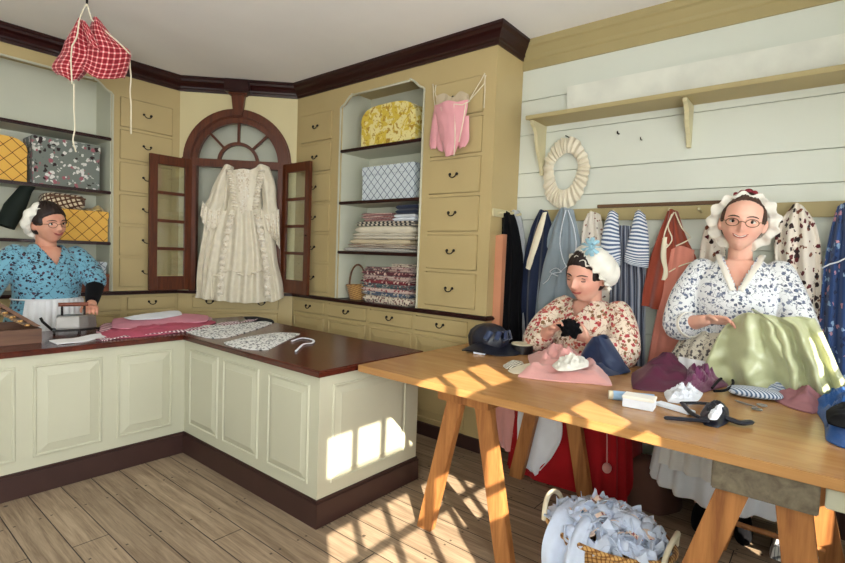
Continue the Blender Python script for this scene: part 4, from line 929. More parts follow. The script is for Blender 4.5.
def headpt(d, h, face=True):
    """unit direction d (x right, y forward, z up) -> point on a head of height h, local axes"""
    x, y, z = d
    rx, ry, rz = .335*h, .41*h, .5*h
    px, py, pz = x*rx, y*ry, z*rz
    if z < 0:
        k = (-z)**1.6; px *= 1-.34*k; 
        if y < 0: py *= 1-.45*k
        else: py *= 1-.06*k
    if z > .3: px *= 1+.03*(z-.3)
    if face and y > 0:
        X, Zz = px/h, pz/h; g = lambda cx, cz, sx, sz: math.exp(-((X-cx)/sx)**2-((Zz-cz)/sz)**2)
        w = sm(0, .5, y); e = 0
        e += .105*g(0, -.115, .040, .055) + .060*g(0, -.03, .030, .075)           # nose tip and ridge
        e += .030*g(.045, -.135, .022, .022) + .030*g(-.045, -.135, .022, .022)   # nostrils
        e -= .040*g(.145, .015, .070, .045) + .040*g(-.145, .015, .070, .045)     # sockets
        e += .018*g(.12, .085, .09, .03) + .018*g(-.12, .085, .09, .03)           # brows
        e += .028*g(.17, -.12, .075, .075) + .028*g(-.17, -.12, .075, .075)       # cheeks
        e += .026*g(0, -.225, .085, .020) + .024*g(0, -.272, .070, .020) - .014*g(0, -.249, .10, .008)
        e += .034*g(0, -.40, .07, .06) - .012*g(0, -.325, .09, .025)
        e -= .030*g(0, -.02, .5, .02)*0
        py += e*h*w; py -= .02*h*w*sm(.75, 1, y)
    return V((px, py, pz))
class Head:
    def __init__(s, c, f, up, h):
        s.c = V(c); s.f = V(f).normalized(); u = V(up); s.u = (u-s.f*u.dot(s.f)).normalized(); s.r = s.f.cross(s.u).normalized(); s.h = h
        # r points to the head's own right of forward x up
    def L(s, p): return s.c + s.r*p[0] + s.f*p[1] + s.u*p[2]
    def skin(s, bm, nu=72, nv=60):
        R = []
        for j in range(1, nv):
            th = PI*j/nv; R.append([s.L(headpt((math.sin(th)*math.cos(2*PI*i/nu), math.sin(th)*math.sin(2*PI*i/nu), -math.cos(th)), s.h)) for i in range(nu)])
        rings(bm, R)
        for sg in (-1, 1):   # ears
            blob(bm, s.L((sg*.335*s.h, -.04*s.h, -.04*s.h)), .014*s.h/.24, .024*s.h/.24, .030*s.h/.24, Matrix((s.r, s.f, s.u)).transposed(), 12, 10)
def facey(x, z, h):
    d = V((x/(.335*h), 0, z/(.5*h)))
    for _ in range(12):
        yy = math.sqrt(max(1-d.x**2-d.z**2, .01)); n = V((d.x, yy, d.z)).normalized(); p = headpt(n, h)
        d.x += (x-p.x)/(.335*h)*.8; d.z += (z-p.z)/(.5*h)*.8
    return p.y
def face_parts(H, parent, smile=0.012, lids=False, glasses=None, brow='hair1', teeth=False):
    h = H.h; Mx = Matrix((H.r, H.f, H.u)).transposed()
    for s in (-1, 1):
        x, z = s*.142*h, .012*h; y = facey(x, z, h)
        b = new(); blob(b, H.L((x, y-.020*h, z)), .060*h, .044*h, (.020 if lids else .032)*h, Mx, 16, 10); e = mk('eye', b, M['skin1'] if lids else M['eyew'], parent, 60)
        if not lids:
            b = new(); blob(b, H.L((x, y+.010*h, z+.002*h)), .027*h, .020*h, .027*h, Mx, 12, 8); mk('iris', b, M['iris'], e, 60)
        b = new(); tube(b, [H.L((x+a*h, y+(.024-abs(a)*.32)*h, z+(.036-6.5*a*a)*h)) for a in (-.065, -.035, 0, .035, .065)], [.003*h, .006*h, .007*h, .006*h, .003*h], 6); 
        if lids: tube(b, [H.L((x+a*h, y+(.028-abs(a)*.32)*h, z+(-.018-2.0*(.004-a*a))*h)) for a in (-.06, -.03, 0, .03, .06)], .008*h, 6)
        mk('eyelid', b, M[brow], parent, 60)
        b = new(); L = []
        for a in (-.09, -.05, 0, .05, .09): xx, zz = x+a*h, z+(.098-3.2*a*a)*h; L.append(H.L((xx, facey(xx, zz, h)+.004*h, zz)))
        tube(b, L, [.006*h, .012*h, .013*h, .011*h, .004*h], 6); mk('eyebrow', b, M[brow], parent, 60)
    b = new(); L = []; n = 9
    for k in range(n): a = (k/(n-1)*2-1); xx, zz = a*.125*h, (-.246+smile/.24*.9*a*a)*h; L.append((xx, zz))
    tube(b, [H.L((x, facey(x, z, h)+.004*h, z+.010*h)) for x, z in L], [.003*h]+[.014*h*(1-abs(k/(n-1)*2-1)*.5) for k in range(1, n-1)]+[.003*h], 8)
    tube(b, [H.L((x*.9, facey(x*.9, z, h)+.004*h, z-.016*h)) for x, z in L], [.003*h]+[.017*h*(1-abs(k/(n-1)*2-1)*.6) for k in range(1, n-1)]+[.003*h], 8)
    m = mk('mouth', b, M['lip'], parent, 60)
    if teeth:
        b = new(); tube(b, [H.L((x*.75, facey(x*.75, z, h)+.012*h, z-.003*h)) for x, z in L], [.002*h]+[.009*h]*(n-2)+[.002*h], 6); mk('teeth', b, M['teeth'], m, 60)
    if glasses:
        b = new()
        for s in (-1, 1):
            cx, cz = s*.150*h, -.005*h; y = facey(cx, cz, h)+.075*h
            tube(b, [H.L((cx+.098*h*math.cos(a), y-.03*h*abs(math.cos(a))*(1 if math.cos(a)*s > 0 else 0), cz+.066*h*math.sin(a))) for a in [2*PI*k/24 for k in range(24)]], .0019, 6, closed=True)
            tube(b, [H.L((cx+s*.098*h, y-.03*h, cz+.02*h)), H.L((s*.345*h, y-.16*h, cz+.03*h)), H.L((s*.355*h, 0, cz+.02*h))], .0018, 6)
        y = facey(0, 0, h)+.02*h; yy = facey(.15*h, 0, h)+.075*h
        tube(b, [H.L((-.054*h, yy, 0)), H.L((0, max(y, yy), .016*h)), H.L((.054*h, yy, 0))], .0019, 6); mk('eyeglasses', b, glasses, parent, 60)
def hair(H, mat, parent, line=.30, vol=1.08, back=.02):
    """cap of hair that leaves the face free: line = height of the hairline above centre"""
    b = new(); h = H.h; nu, nv = 64, 48; R = []
    for j in range(1, nv):
        th = PI*j/nv; r = []
        for i in range(nu):
            ph = 2*PI*i/nu; d = V((math.sin(th)*math.cos(ph), math.sin(th)*math.sin(ph), -math.cos(th)))
            p = headpt(d, h, False)
            X, Zz = p.x/h, p.z/h
            inface = sm(-.02, .12, p.y/h) * (1-sm(line, line+.05, Zz+1.5*X*X)) * (1-sm(.245, .29, abs(X))*sm(-.12, .02, Zz)) 
            low = 1-sm(-.36, -.22, Zz)
            k = vol*(1+.02*math.sin(ph*23+3*th)) ; k = k*(1-inface)+.86*inface; k = k*(1-low)+.80*low
            r.append(H.L((p.x*k, p.y*k-back*h, p.z*k+.01*h)))
        R.append(r)
    rings(b, R); return mk('hair', b, mat, parent, 60)
def cap(H, parent, axis, up_off, R0, Ht, brim, scal=14, mat='lace', fwd=0, seed=0, name='mob_cap', br_h=.03):
    """gathered cap: axis (local r,f,u) points to the crown"""
    a = (H.r*axis[0]+H.f*axis[1]+H.u*axis[2]).normalized(); h = H.h
    n1 = H.r - a*H.r.dot(a); n1.normalize(); n2 = a.cross(n1)
    c = H.c + a*(up_off*h); b = new(); nu = 120; Rg = []
    def cir(dist, r, wob, fr, ov=1.0): return [c + a*(dist*h+ (wob*.6*h*math.sin(fr*2*PI*i/nu+seed))) + n1*(r*h*(1+wob*math.sin(fr*2*PI*i/nu+seed+.8)))*math.cos(2*PI*i/nu) + n2*(r*h*ov*(1+wob*math.sin(fr*2*PI*i/nu+seed+.8)))*math.sin(2*PI*i/nu) for i in range(nu)]
    prof = [(-br_h, R0+brim, .055, scal), (-br_h*.3, R0+brim*.55, .04, scal), (0, R0*.98, .006, scal), (.05, R0*1.08, .02, scal*2), (.14, R0*1.16, .02, 9)]
    for k in range(1, 9): t = k/8*PI/2; prof.append((.14+Ht*math.sin(t), max(R0*1.16*math.cos(t), .01), .03*math.cos(t), 9))
    Rg = [cir(d, r, w, f) for d, r, w, f in prof]
    inner = [cir(d-.012, r-.014, w, f) for d, r, w, f in prof[:4]]
    rings(b, list(reversed(inner)) + Rg, True, True)
    return mk(name, b, M[mat] if isinstance(mat, str) else mat, parent, 70)
def hand(bm, W, d, nrm, thumb, s=1.0, curl=.5, spread=.16, tcurl=.3):
    """W wrist, d direction of the palm, nrm palm side, thumb: side vector"""
    d = V(d).normalized(); t = V(thumb); t = (t-d*t.dot(d)).normalized(); n = V(nrm); n = (n-d*n.dot(d)-t*n.dot(t)).normalized()
    R = []
    for k, (x, w, h) in enumerate(((-.03, .027, .021), (0, .028, .019), (.02, .033, .016), (.045, .040, .0145), (.07, .042, .013), (.085, .039, .010))):
        R.append(ring(W+d*x*s, t, n, w*s, h*s, 16))
    rings(bm, R)
    for k, (o, L) in enumerate(((.030, .068), (.010, .078), (-.011, .072), (-.030, .056))):
        p = W+d*.072*s+t*o*s; ang = 0; a = (t*(o/.03)*spread*.5+d).normalized(); pts = [p]; rr = [.0095*s]
        for q, (fr, cu) in enumerate(((.45, .5), (.32, .9), (.23, .8))):
            ang += curl*cu; v = (a*math.cos(ang)+n*math.sin(ang)).normalized(); p = p+v*(L*fr*s+.006*s*(q == 0)); pts.append(p); rr.append((.0088, .0080, .0068)[q]*s)
        tube(bm, pts, rr, 10, .95, rnd_end=True)
    p = W+d*.018*s+t*.024*s; v1 = (t*.75+d*.65+n*.25).normalized(); v2 = (t*.3+d*.9+n*(.3+tcurl)).normalized(); v3 = (d+n*(.4+tcurl)-t*.1).normalized()
    tube(bm, [p, p+v1*.034*s, p+v1*.034*s+v2*.030*s, p+v1*.034*s+v2*.030*s+v3*.022*s], [.014*s, .0115*s, .0095*s, .0078*s], 10, rnd_end=True)
def limb(bm, P, R, seg=18, flat=1.0):
    pts = [V(p) for p in P]; n = 6*(len(pts)-1); tube(bm, [interp(pts, k/n) for k in range(n+1)], [float(interp([V((r, 0, 0)) for r in R], k/n).x) for k in range(n+1)], seg, flat, rnd_end=True)
def torso(bm, B, lv):   # lv: (z, halfwidth, halfdepth, forward offset)
    rings(bm, [[B.P(a*math.cos(2*PI*i/32), f+d*math.sin(2*PI*i/32), z) for i in range(32)] for z, a, d, f in lv])
def cutV(bm, B, x0, ztop, zbot, wtop, front=0.0):
    kill = []
    for f in bm.faces:
        c = f.calc_center_median(); q = c-B.o; a = q.dot(B.r)-x0; d = q.dot(B.f)
        if d > front and c.z > zbot and abs(a) < wtop*(c.z-zbot)/(ztop-zbot) : kill.append(f)
        elif c.z > ztop and abs(a) < wtop: kill.append(f)
    bmesh.ops.delete(bm, geom=kill, context='FACES')
def skirt(name, B, lv, mat, parent, folds=22, amp=.05, seed=0, n=150, sq=1.0):
    pw = lambda x: math.copysign(abs(x)**sq, x)
    b = new(); R = []
    for z, a, d, f in lv:
        k = (lv[0][0]-z)/(lv[0][0]-lv[-1][0])
        R.append([B.P(a*(1+amp*(.25+k)*math.sin(folds*t+seed+2*math.sin(2*t))*.8)*pw(math.cos(t)), f+d*(1+amp*(.25+k)*math.sin(folds*t+seed+2*math.sin(2*t)))*pw(math.sin(t)), z) for t in [2*PI*i/n for i in range(n)]])
    rings(b, R); return mk(name, b, mat, parent, 60)
def apron(name, B, z0, z1, w0, w1, dep0, dep1, f0, f1, mat, parent, th0=-.9, seed=0, folds=7, off=.015, zig=0):
    """front cloth over an elliptical skirt; w as angle half-range"""
    def fn(u, v):
        t = PI/2+(u-.5)*2*(w0+(w1-w0)*v); a = dep0[0]+(dep1[0]-dep0[0])*v; d = dep0[1]+(dep1[1]-dep0[1])*v; f = f0+(f1-f0)*v
        k = 1+(off+.012*(.3+v)*math.sin(folds*2*PI*u+seed))/d
        z = z0+(z1-z0)*v*(1-zig*abs(u-.5)*2)
        return B.P(a*k*math.cos(t), f+d*k*math.sin(t), z)
    b = new(); sheet(b, fn, 60, 24, .005, (.7, .7)); return mk(name, b, mat, parent, 60, recalc=False)

# ---------------------------------------------------------------- right-hand woman (standing, smiling, sewing green silk)
M['jacket2'] = floral('white_blue_floral', (230, 232, 234), [(100, 110, 134), (126, 134, 154), (88, 96, 116)], 52, .55, .44, vine=(120, 126, 140))
M['skirt2'] = floral('cream_grey_floral', (214, 206, 188), [(92, 86, 84), (120, 110, 104)], 50, .6, .45, vine=(110, 104, 100))
B = Body(.10, (-.375, 3.13, 0)); t = thing('person', (-.375, 3.13, 0), 'smiling woman in a white blue-floral jacket and glasses holding pale green silk', 'person')
H = Head((-.362, 3.035, 1.632), (.10, -1, -.06), (.10, 0, 1), .285)
b = new(); H.skin(b)
limb(b, [B.P(0, -.03, 1.36), B.P(.0, -.02, 1.45), H.c+H.u*-.05-H.f*.035], [.075, .058, .055])
torso(b, B, [(.98, .15, .10, 0), (1.10, .14, .10, 0), (1.25, .155, .115, .01), (1.34, .165, .105, 0), (1.40, .15, .085, -.01), (1.44, .09, .065, -.01)])
shL, elL, wrL = B.P(-.175, -.01, 1.375), V((-.615, 3.03, 1.075)), V((-.470, 2.885, 1.130))
shR, elR, wrR = B.P(.175, -.01, 1.375), V((-.105, 3.06, 1.075)), V((-.215, 2.97, 1.09))
limb(b, [shL, (shL+elL)/2+V((-.015, 0, 0)), elL, (elL+wrL)/2+V((0, -.01, 0)), wrL], [.058, .054, .047, .040, .028])
limb(b, [shR, (shR+elR)/2, elR, (elR+wrR)/2, wrR], [.058, .054, .047, .040, .028])
hand(b, wrL, (.93, -.30, .12), (.15, -.2, -.9), (.2, -.75, .5), 1.0, .45)
hand(b, wrR, (-.9, -.3, .05), (0, -.2, -.9), (-.2, -.75, .5), 1.0, .5)
for s in (-1, 1): limb(b, [B.P(s*.09, 0, 1.0), B.P(s*.09, .01, .52), B.P(s*.10, -.01, .10)], [.095, .065, .042])
mk('body', remesh(b, .0048, 2, .4), M['skin2'], t, 180)
face_parts(H, t, .011, False, M['frame_gold'], 'hair2', True)
hair(H, M['hair2'], t, .335, 1.06, .02)
cap(H, t, (0, -.93, .36), .03, .43, .22, .13, 13, seed=1)
b = new()
for k in range(5):
    a = -.7+.35*k; c = H.L((0, -.02*H.h, .56*H.h-.012*abs(k-2))); blob(b, c+H.r*(.024*(k-2)), .020, .012, .014+.004*(k % 2), RY(.5*(k-2)), 12, 8)
mk('red_bow', b, flat('dark_red_ribbon', (130, 26, 40), .6), t, 60)
b = new(); torso(b, B, [(1.0, .200, .150, .01), (1.10, .185, .145, .01), (1.22, .200, .150, .02), (1.31, .205, .135, .01), (1.375, .185, .105, 0), (1.425, .115, .080, -.005), (1.455, .085, .07, -.01)])
limb(b, [shL, (shL+elL)/2+V((-.03, .0, 0)), elL+V((-.018, -.0, -.0)), elL*.62+wrL*.38+V((-.01, 0, -.01))], [.070, .076, .074, .066])
limb(b, [shR, (shR+elR)/2+V((.015, .0, 0)), elR+V((.018, 0, 0)), elR*.62+wrR*.38+V((.01, 0, -.01))], [.070, .076, .074, .066])
b = remesh(b, .008, 4); cutV(b, B, 0, 1.44, 1.285, .068)
bmesh.ops.solidify(b, geom=b.faces, thickness=-.004); mk('jacket', b, M['jacket2'], t, 180)
b = new()
for s in (-1, 1):
    L = [B.P(s*.100, -.075, 1.462), B.P(s*.098, -.01, 1.466), B.P(s*.082, .062, 1.425), B.P(s*.052, .118, 1.365), B.P(s*.016, .158, 1.285)]
    tube(b, [interp(L, k/14) for k in range(15)], .015, 10, .35)
mk('kerchief', b, M['lace'], t, 60)
b = new()
for p0, p1, p2 in ((elL, wrL, V((-.012, 0, -.012))), (elR, wrR, V((.012, 0, -.012)))):
    q = p0*.60+p1*.40+p2; d = (p1-p0).normalized(); tube(b, [q-d*.012, q+d*.016], .069, 24); 
mk('cuff', b, M['lace'], t, 60)
skirt('petticoat', B, [(1.06, .19, .15, .01), (1.0, .25, .19, 0), (.86, .31, .215, -.01), (.78, .32, .235, .0), (.76, .32, .235, .0)], M['skirt2'], t, 20, .05, 1)
skirt('underskirt', B, [(.84, .29, .20, .0), (.62, .32, .25, .03), (.40, .33, .28, .05), (.24, .345, .30, .06), (.22, .335, .29, .06)], M['cloth_white'], t, 18, .07, 2)
apron('apron', B, .92, .36, .75, .80, (.30, .225), (.355, .295), -.0, .05, M['linen'], t, seed=1, off=.035)
for s in (-1, 1):
    b = new(); q = B.P(s*.10, .06, 0); M3 = RZ(.1)
    rings(b, [[q+B.r*(w*math.cos(a))+B.f*(l*math.sin(a)+off)+Z*z for a in [2*PI*i/20 for i in range(20)]] for z, w, l, off in ((.001, .040, .12, 0), (.02, .043, .125, 0), (.05, .040, .11, -.005), (.075, .034, .07, -.03), (.09, .028, .045, -.045))]); mk('shoe', b, M['black'], t, 50)
# the green silk across her lap and on the table
t = thing('silk_cloth', (-.20, 2.86, TZ), 'large pale green silk piece pooling over the lap of the smiling woman', 'cloth')
cloth('silk_panel', [[(737,317),(748,312),(760,314),(770,318),(778,322)], [(724,328),(742,330),(760,334),(774,336),(790,338)], [(712,350),(736,354),(760,352),(782,356),(802,358)], [(704,372),(732,376),(758,378),(785,380),(812,380)], [(706,388),(734,392),(760,395),(790,394),(818,392)]], (0, 2.86, 0), nW, M['greensilk'], t, bulge=.05, folds=2.4, amp=.034, nu=70, nv=44, th=.006, seed=2, wr=.02)
cloth('silk_panel', [[(752,309),(764,313),(780,316),(797,316),(814,318)], [(762,322),(778,328),(794,328),(808,330),(822,332)], [(768,346),(786,350),(802,350),(818,352),(832,354)], [(776,368),(794,372),(812,374),(828,374),(842,376)], [(780,388),(798,394),(818,396),(838,394),(856,392)]], (0, 2.875, 0), nW, M['greensilk'], t, bulge=.07, folds=3.0, amp=.040, nu=70, nv=44, th=.006, seed=4, wr=.02)

# ---------------------------------------------------------------- seated woman
M['jacket1'] = floral('cream_red_floral', (228, 212, 192), [(176, 70, 72), (196, 112, 92), (130, 98, 66), (166, 60, 66)], 44, .66, .5, vine=(150, 96, 70))
B = Body(-.18, (-1.14, 3.10, 0)); t = thing('person', (-1.14, 3.10, 0), 'seated woman in a cream red-floral jacket and ruffled white cap, sewing with lowered eyes', 'person')
H = Head((-1.118, 2.915, 1.318), (-.22, -1, -.24), (.04, -.2, 1), .305)
b = new(); H.skin(b)
limb(b, [B.P(0, -.0, 1.08), B.P(.0, .03, 1.16), H.c+H.u*-.06-H.f*.045], [.085, .072, .066])
torso(b, B, [(.62, .18, .14, 0), (.80, .17, .14, 0), (.95, .185, .14, .01), (1.06, .185, .12, .01), (1.12, .16, .10, .02), (1.16, .10, .075, .03)])
shL, elL, wrL = B.P(-.185, .02, 1.10), V((-1.415, 2.91, .895)), V((-1.265, 2.785, .985))
shR, elR, wrR = B.P(.185, .02, 1.10), V((-.885, 2.90, .885)), V((-1.020, 2.775, .960))
limb(b, [shL, (shL+elL)/2, elL, (elL+wrL)/2, wrL], [.060, .056, .050, .044, .030]); limb(b, [shR, (shR+elR)/2, elR, (elR+wrR)/2, wrR], [.060, .056, .050, .044, .030])
hand(b, wrL, (.62, -.15, .45), (.6, .3, -.7), (.1, -.8, .5), 1.0, .6)
hand(b, wrR, (-.85, -.15, .32), (-.2, .6, -.6), (-.1, -.6, .8), 1.0, .5)
for s in (-1, 1): limb(b, [B.P(s*.10, .0, .66), B.P(s*.12, .05, .45), B.P(s*.12, .03, .08)], [.10, .075, .045])
mk('body', remesh(b, .0048, 2, .4), M['skin1'], t, 180)
face_parts(H, t, .004, True, None, 'hair1')
hair(H, M['hair1'], t, .24, 1.10, .02)
cap(H, t, (-.38, -.66, .64), .12, .43, .34, .07, 17, seed=2)
b = new(); c = H.L((-.0*H.h, .13*H.h, .50*H.h))
cc = H.c+H.r*.028*0; cc = aty(592, 247, 2.80)
for k in range(9):
    a = 2*PI*k/9; d = V((math.cos(a), -.25, math.sin(a))); tube(b, [cc, cc+d*.028+V((0,-.016,0)), cc+d*.050+V((0,-.004,0)), cc+d*.030+V((0,.004,0))], [.006, .014, .012, .004], 8, .4)
blob(b, cc+V((0,-.012,0)), .012, .008, .012, None, 12, 8); mk('ribbon_rosette', b, flat('pale_blue_ribbon', (150, 192, 208), .6, sheen=.3), t, 60)
b = new(); torso(b, B, [(.66, .26, .20, .02), (.78, .235, .19, .02), (.92, .235, .185, .03), (1.02, .235, .165, .03), (1.09, .21, .13, .03), (1.14, .135, .095, .035), (1.165, .10, .08, .04)])
limb(b, [shL, (shL+elL)/2+V((-.03, 0, 0)), elL+V((-.005, 0, -.0)), elL*.55+wrL*.45], [.078, .084, .078, .066]); limb(b, [shR, (shR+elR)/2+V((.02, 0, 0)), elR+V((.01, 0, -.0)), elR*.55+wrR*.45], [.078, .084, .078, .066])
b = remesh(b, .008, 4); cutV(b, B, -.01, 1.15, 1.06, .060)
bmesh.ops.solidify(b, geom=b.faces, thickness=-.004); mk('jacket', b, M['jacket1'], t, 180)
B2 = Body(.0, (-1.215, 3.11, 0))
skirt('petticoat', B2, [(.74, .26, .19, .0), (.66, .31, .19, .0), (.58, .35, .19, -.0), (.35, .38, .20, -.0), (.03, .40, .20, -.0), (.005, .40, .20, -.0)], flat('crimson_wool', (168, 16, 26), .8, .2, var=.1, bump=.15, sheen=.2), t, 18, .05, 3, sq=.5)
cloth('apron', [[(519,400),(540,404),(561,412)], [(518,434),(538,440),(562,436)], [(520,459),(534,464),(553,456)], [(531,470),(536,475),(540,470)]], (0, 2.90, 0), nW, M['cloth_white'], t, bulge=.004, folds=2, amp=.012, nu=26, nv=26)
cloth('apron', [[(497,400),(506,402),(514,404)], [(497,425),(506,428),(515,430)], [(502,446),(508,450),(514,452)]], (0, 2.96, 0), nW, M['pinkcloth'], t, bulge=.02, folds=2, amp=.010, nu=14, nv=16)
b = new(); p = aty(607, 432, 2.90); q = aty(607, 466, 2.90); tube(b, [p+V((0,0,.2)), p, q], .0035, 6); blob(b, q-Z*.012, .026, .026, .030, None, 16, 12); mk('hanging_pincushion', b, M['pinkcloth'], t, 60)
t = thing('black_cloth_piece', (-1.19, 2.74, .94), 'small black cloth piece held between the hands of the seated woman', 'cloth')
b = new()
blob(b, aty(569, 328, 2.735), .062, .030, .046, RY(.3), 40, 28, lambda d: 1+.55*nz(d.x*2.1+3, d.y*2.1, d.z*2.1)+.2*nz(d.x*5, d.y*5, d.z*5))
mk('cloth_bundle', b, M['black'], t, 60)

# ---------------------------------------------------------------- woman in blue behind the counter
M['jacket3'] = floral('blue_black_floral', (112, 164, 184), [(30, 34, 44), (44, 52, 70), (70, 50, 66)], 44, .55, .42, vine=(44, 56, 70))
B = Body(PI/2+.12, (-4.36, 1.09, 0)); t = thing('person', (-4.36, 1.09, 0), 'smiling woman in a blue floral jacket and white apron behind the counter', 'person')
H = Head((-4.32, 1.090, 1.532), (.93, .33, -.06), (.06, -.10, 1), .280)
b = new(); H.skin(b)
limb(b, [B.P(0, -.03, 1.28), B.P(.0, -.01, 1.36), H.c+H.u*-.05-H.f*.035], [.085, .064, .060])
torso(b, B, [(.85, .17, .12, 0), (1.0, .155, .12, 0), (1.15, .17, .13, .01), (1.26, .175, .115, 0), (1.32, .16, .095, -.01), (1.365, .09, .07, -.01)])
shL, elL, wrL = B.P(-.185, 0, 1.30), V((-4.30, .755, 1.06)), V((-4.02, .66, .93))
shR, elR, wrR = B.P(.185, 0, 1.30), V((-4.20, 1.345, 1.10)), V((-3.93, 1.235, .975))
limb(b, [shL, (shL+elL)/2, elL, (elL+wrL)/2, wrL], [.060, .056, .050, .042, .029]); limb(b, [shR, (shR+elR)/2, elR, (elR+wrR)/2, wrR], [.060, .056, .050, .042, .029])
hand(b, wrL, (.8, -.1, -.35), (-.3, 0, -.9), (.1, .9, .1), 1.0, .6)
hand(b, wrR, (.92, -.25, -.05), (-.1, -.2, -.95), (.1, -.95, .1), 1.0, .75)
for s in (-1, 1): limb(b, [B.P(s*.09, 0, .88), B.P(s*.09, .01, .46), B.P(s*.10, -.01, .06)], [.095, .065, .042])
mk('body', remesh(b, .0048, 2, .4), M['skin3'], t, 180)
face_parts(H, t, .012, False, M['frame_gold'], 'hair1')
hair(H, M['hair1'], t, .22, 1.12, .02)
cap(H, t, (.15, -.90, .38), .10, .42, .22, .07, 12, seed=3)
b = new(); torso(b, B, [(.93, .215, .165, .01), (1.02, .20, .155, .01), (1.14, .215, .165, .02), (1.24, .215, .15, .01), (1.31, .195, .115, 0), (1.355, .125, .085, 0), (1.38, .095, .075, 0)])
limb(b, [shL, (shL+elL)/2+V((0, -.02, 0)), elL+V((0, -.01, 0)), elL*.7+wrL*.3], [.078, .084, .078, .068]); limb(b, [shR, (shR+elR)/2+V((0, .02, 0)), elR+V((0, .0, .03))], [.078, .082, .072])
b = remesh(b, .008, 4); cutV(b, B, 0, 1.375, 1.235, .075)
bmesh.ops.solidify(b, geom=b.faces, thickness=-.004); mk('jacket', b, M['jacket3'], t, 180)
b = new(); limb(b, [elR+V((0, 0, .04)), elR, (elR+wrR)/2, wrR*.85+elR*.15], [.058, .060, .050, .038]); mk('black_undersleeve', b, M['black'], t, 60)
skirt('petticoat', B, [(.98, .19, .145, .01), (.92, .23, .17, 0), (.80, .25, .18, -.03), (.45, .28, .20, -.04), (.05, .30, .22, -.04), (.01, .30, .22, -.04)], M['jacket3'], t, 20, .02, 1)
apron('apron', B, 1.0, .30, .85, .95, (.205, .165), (.30, .225), .01, -.03, M['linen'], t, seed=1, folds=11, off=.022)
b = new(); tube(b, [B.P(.205*math.cos(a), .01+.165*math.sin(a), 1.0) for a in [2*PI*k/40 for k in range(40)]], .012, 8, .5, closed=True); mk('apron_band', b, M['linen'], t, 60)

# ================================================================== things on the work table
TT = TZ+.0008
t = thing('bonnet', (-1.62, 2.72, TT), 'black and dark blue silk bonnet on the left end of the work table', 'hat')
b = new(); c = V((-1.655, 2.73, TT)); R = []
for z, r in ((.002, .10), (.03, .112), (.08, .118), (.12, .105), (.15, .075), (.165, .035), (.168, .008)): R.append([c+V((r*(1.15)*math.cos(a)*(1+.03*math.sin(9*a)), r*.95*math.sin(a)*(1+.03*math.sin(9*a)), z)) for a in [2*PI*i/72 for i in range(72)]])
rings(b, R); mk('crown', b, M['hatblue'], t, 50)
b = new(); sheet(b, lambda u, v: c+V(((.11+.115*v)*math.cos(-1.9+3.6*u), (.10+.10*v)*math.sin(-1.9+3.6*u), .045+.01*math.sin(12*u)-.038*v)), 40, 8, .008); mk('brim', b, M['hatblue'], t, 60, recalc=False)
b = new()
for k in range(4): a = -1.2+.45*k; tube(b, [c+V((.10*math.cos(a), .09*math.sin(a), .06)), c+V((.15*math.cos(a), .13*math.sin(a), .09)), c+V((.13*math.cos(a+.2), .12*math.sin(a+.2), .13)), c+V((.09*math.cos(a+.1), .08*math.sin(a+.1), .12))], [.01, .02, .018, .008], 8, .4)
mk('ribbon_bow', b, M['teal'], t, 60)
def small(name, fn, mat, label, cat, sm_=40): b = new(); fn(b); return tag(mk(name, b, mat, None, sm_), label, cat)
c = atz(480, 354, TT); small('thread_card', lambda b: obox(b, c+Z*.008, .075, .035, .014, RZ(.2), .003), M['cloth_white'], 'small pale blue and white thread card beside the dark bonnet', 'thread card')
t = thing('round_tin', (-1.44, 2.83, TT), 'round dark tin with a cream lid by the elbow of the seated woman', 'tin')
b = new(); c = V((-1.455, 2.80, TT)); tube(b, [c, c+Z*.052], .068, 32, up=V((1,0,0))); mk('tin_body', b, M['tin'], t, 40)
b = new(); tube(b, [c+Z*.053, c+Z*.060], .066, 32, up=V((1,0,0))); mk('lid', b, M['cork'], t, 40)
heap('bone_lace', [(503,366),(512,361),(522,362),(524,366),(514,369),(506,369)], TT, .016, stripes('cream_black_stripe', (226, 220, 200), (60, 56, 50), .012, .4, True, 0), seed=3, wr=.3); tag(last(), 'cream and black striped scrap on the table beside the round tin', 'scrap')
heap('cloth_scrap', [(508,371),(516,367),(530,364),(534,368),(526,374),(514,374)], TT, .014, M['ribbon'], seed=5, wr=.4); tag(last(), 'cream cloth scrap under the edge of the pink cloth', 'scrap')
heap('pink_cloth', [(518,377),(530,366),(528,356),(548,352),(566,356),(592,362),(604,370),(612,386),(590,384),(560,382)], TT, .075, M['pinkcloth'], seed=21, wr=.75, freq=12, nr=24); tag(last(), 'crumpled pale pink cloth in front of the seated woman', 'cloth')
heap('lace_piece', [(552,366),(560,360),(574,358),(588,361),(588,367),(572,371),(558,371)], TT+.062, .035, M['lace'], seed=23, wr=.9, freq=40, nr=14); tag(last(), 'gathered white lace lying on the crumpled pale pink cloth', 'lace')
t = thing('dark_blue_silk', (-.98, 2.82, TT), 'dark blue silk cloth standing in a peak on the table at her elbow', 'cloth')
cloth('silk_fold', [[(594,338),(601,335),(608,339)], [(586,348),(603,347),(617,352)], [(580,360),(604,361),(624,364)], [(574,371),(604,375),(630,372)]], (0, 2.72, 0), nW, M['teal'], t, bulge=.07, folds=1.5, amp=.012, nu=30, nv=24, th=.008, back=.04)
heap('silk_fold', [(576,372),(590,364),(616,364),(630,372),(612,376),(590,376)], TT, .04, M['teal'], t, seed=5)
t = thing('plum_bonnet', (-.52, 2.6, TT), 'plum purple silk bonnet with a ruffled edge on the work table', 'hat')
heap('silk_body', [(633,389),(632,374),(650,366),(680,361),(692,372),(700,384),(690,394),(660,392)], TT, .105, M['plumdark'], t, seed=31, wr=.35, freq=8, nr=22, p=1.4)
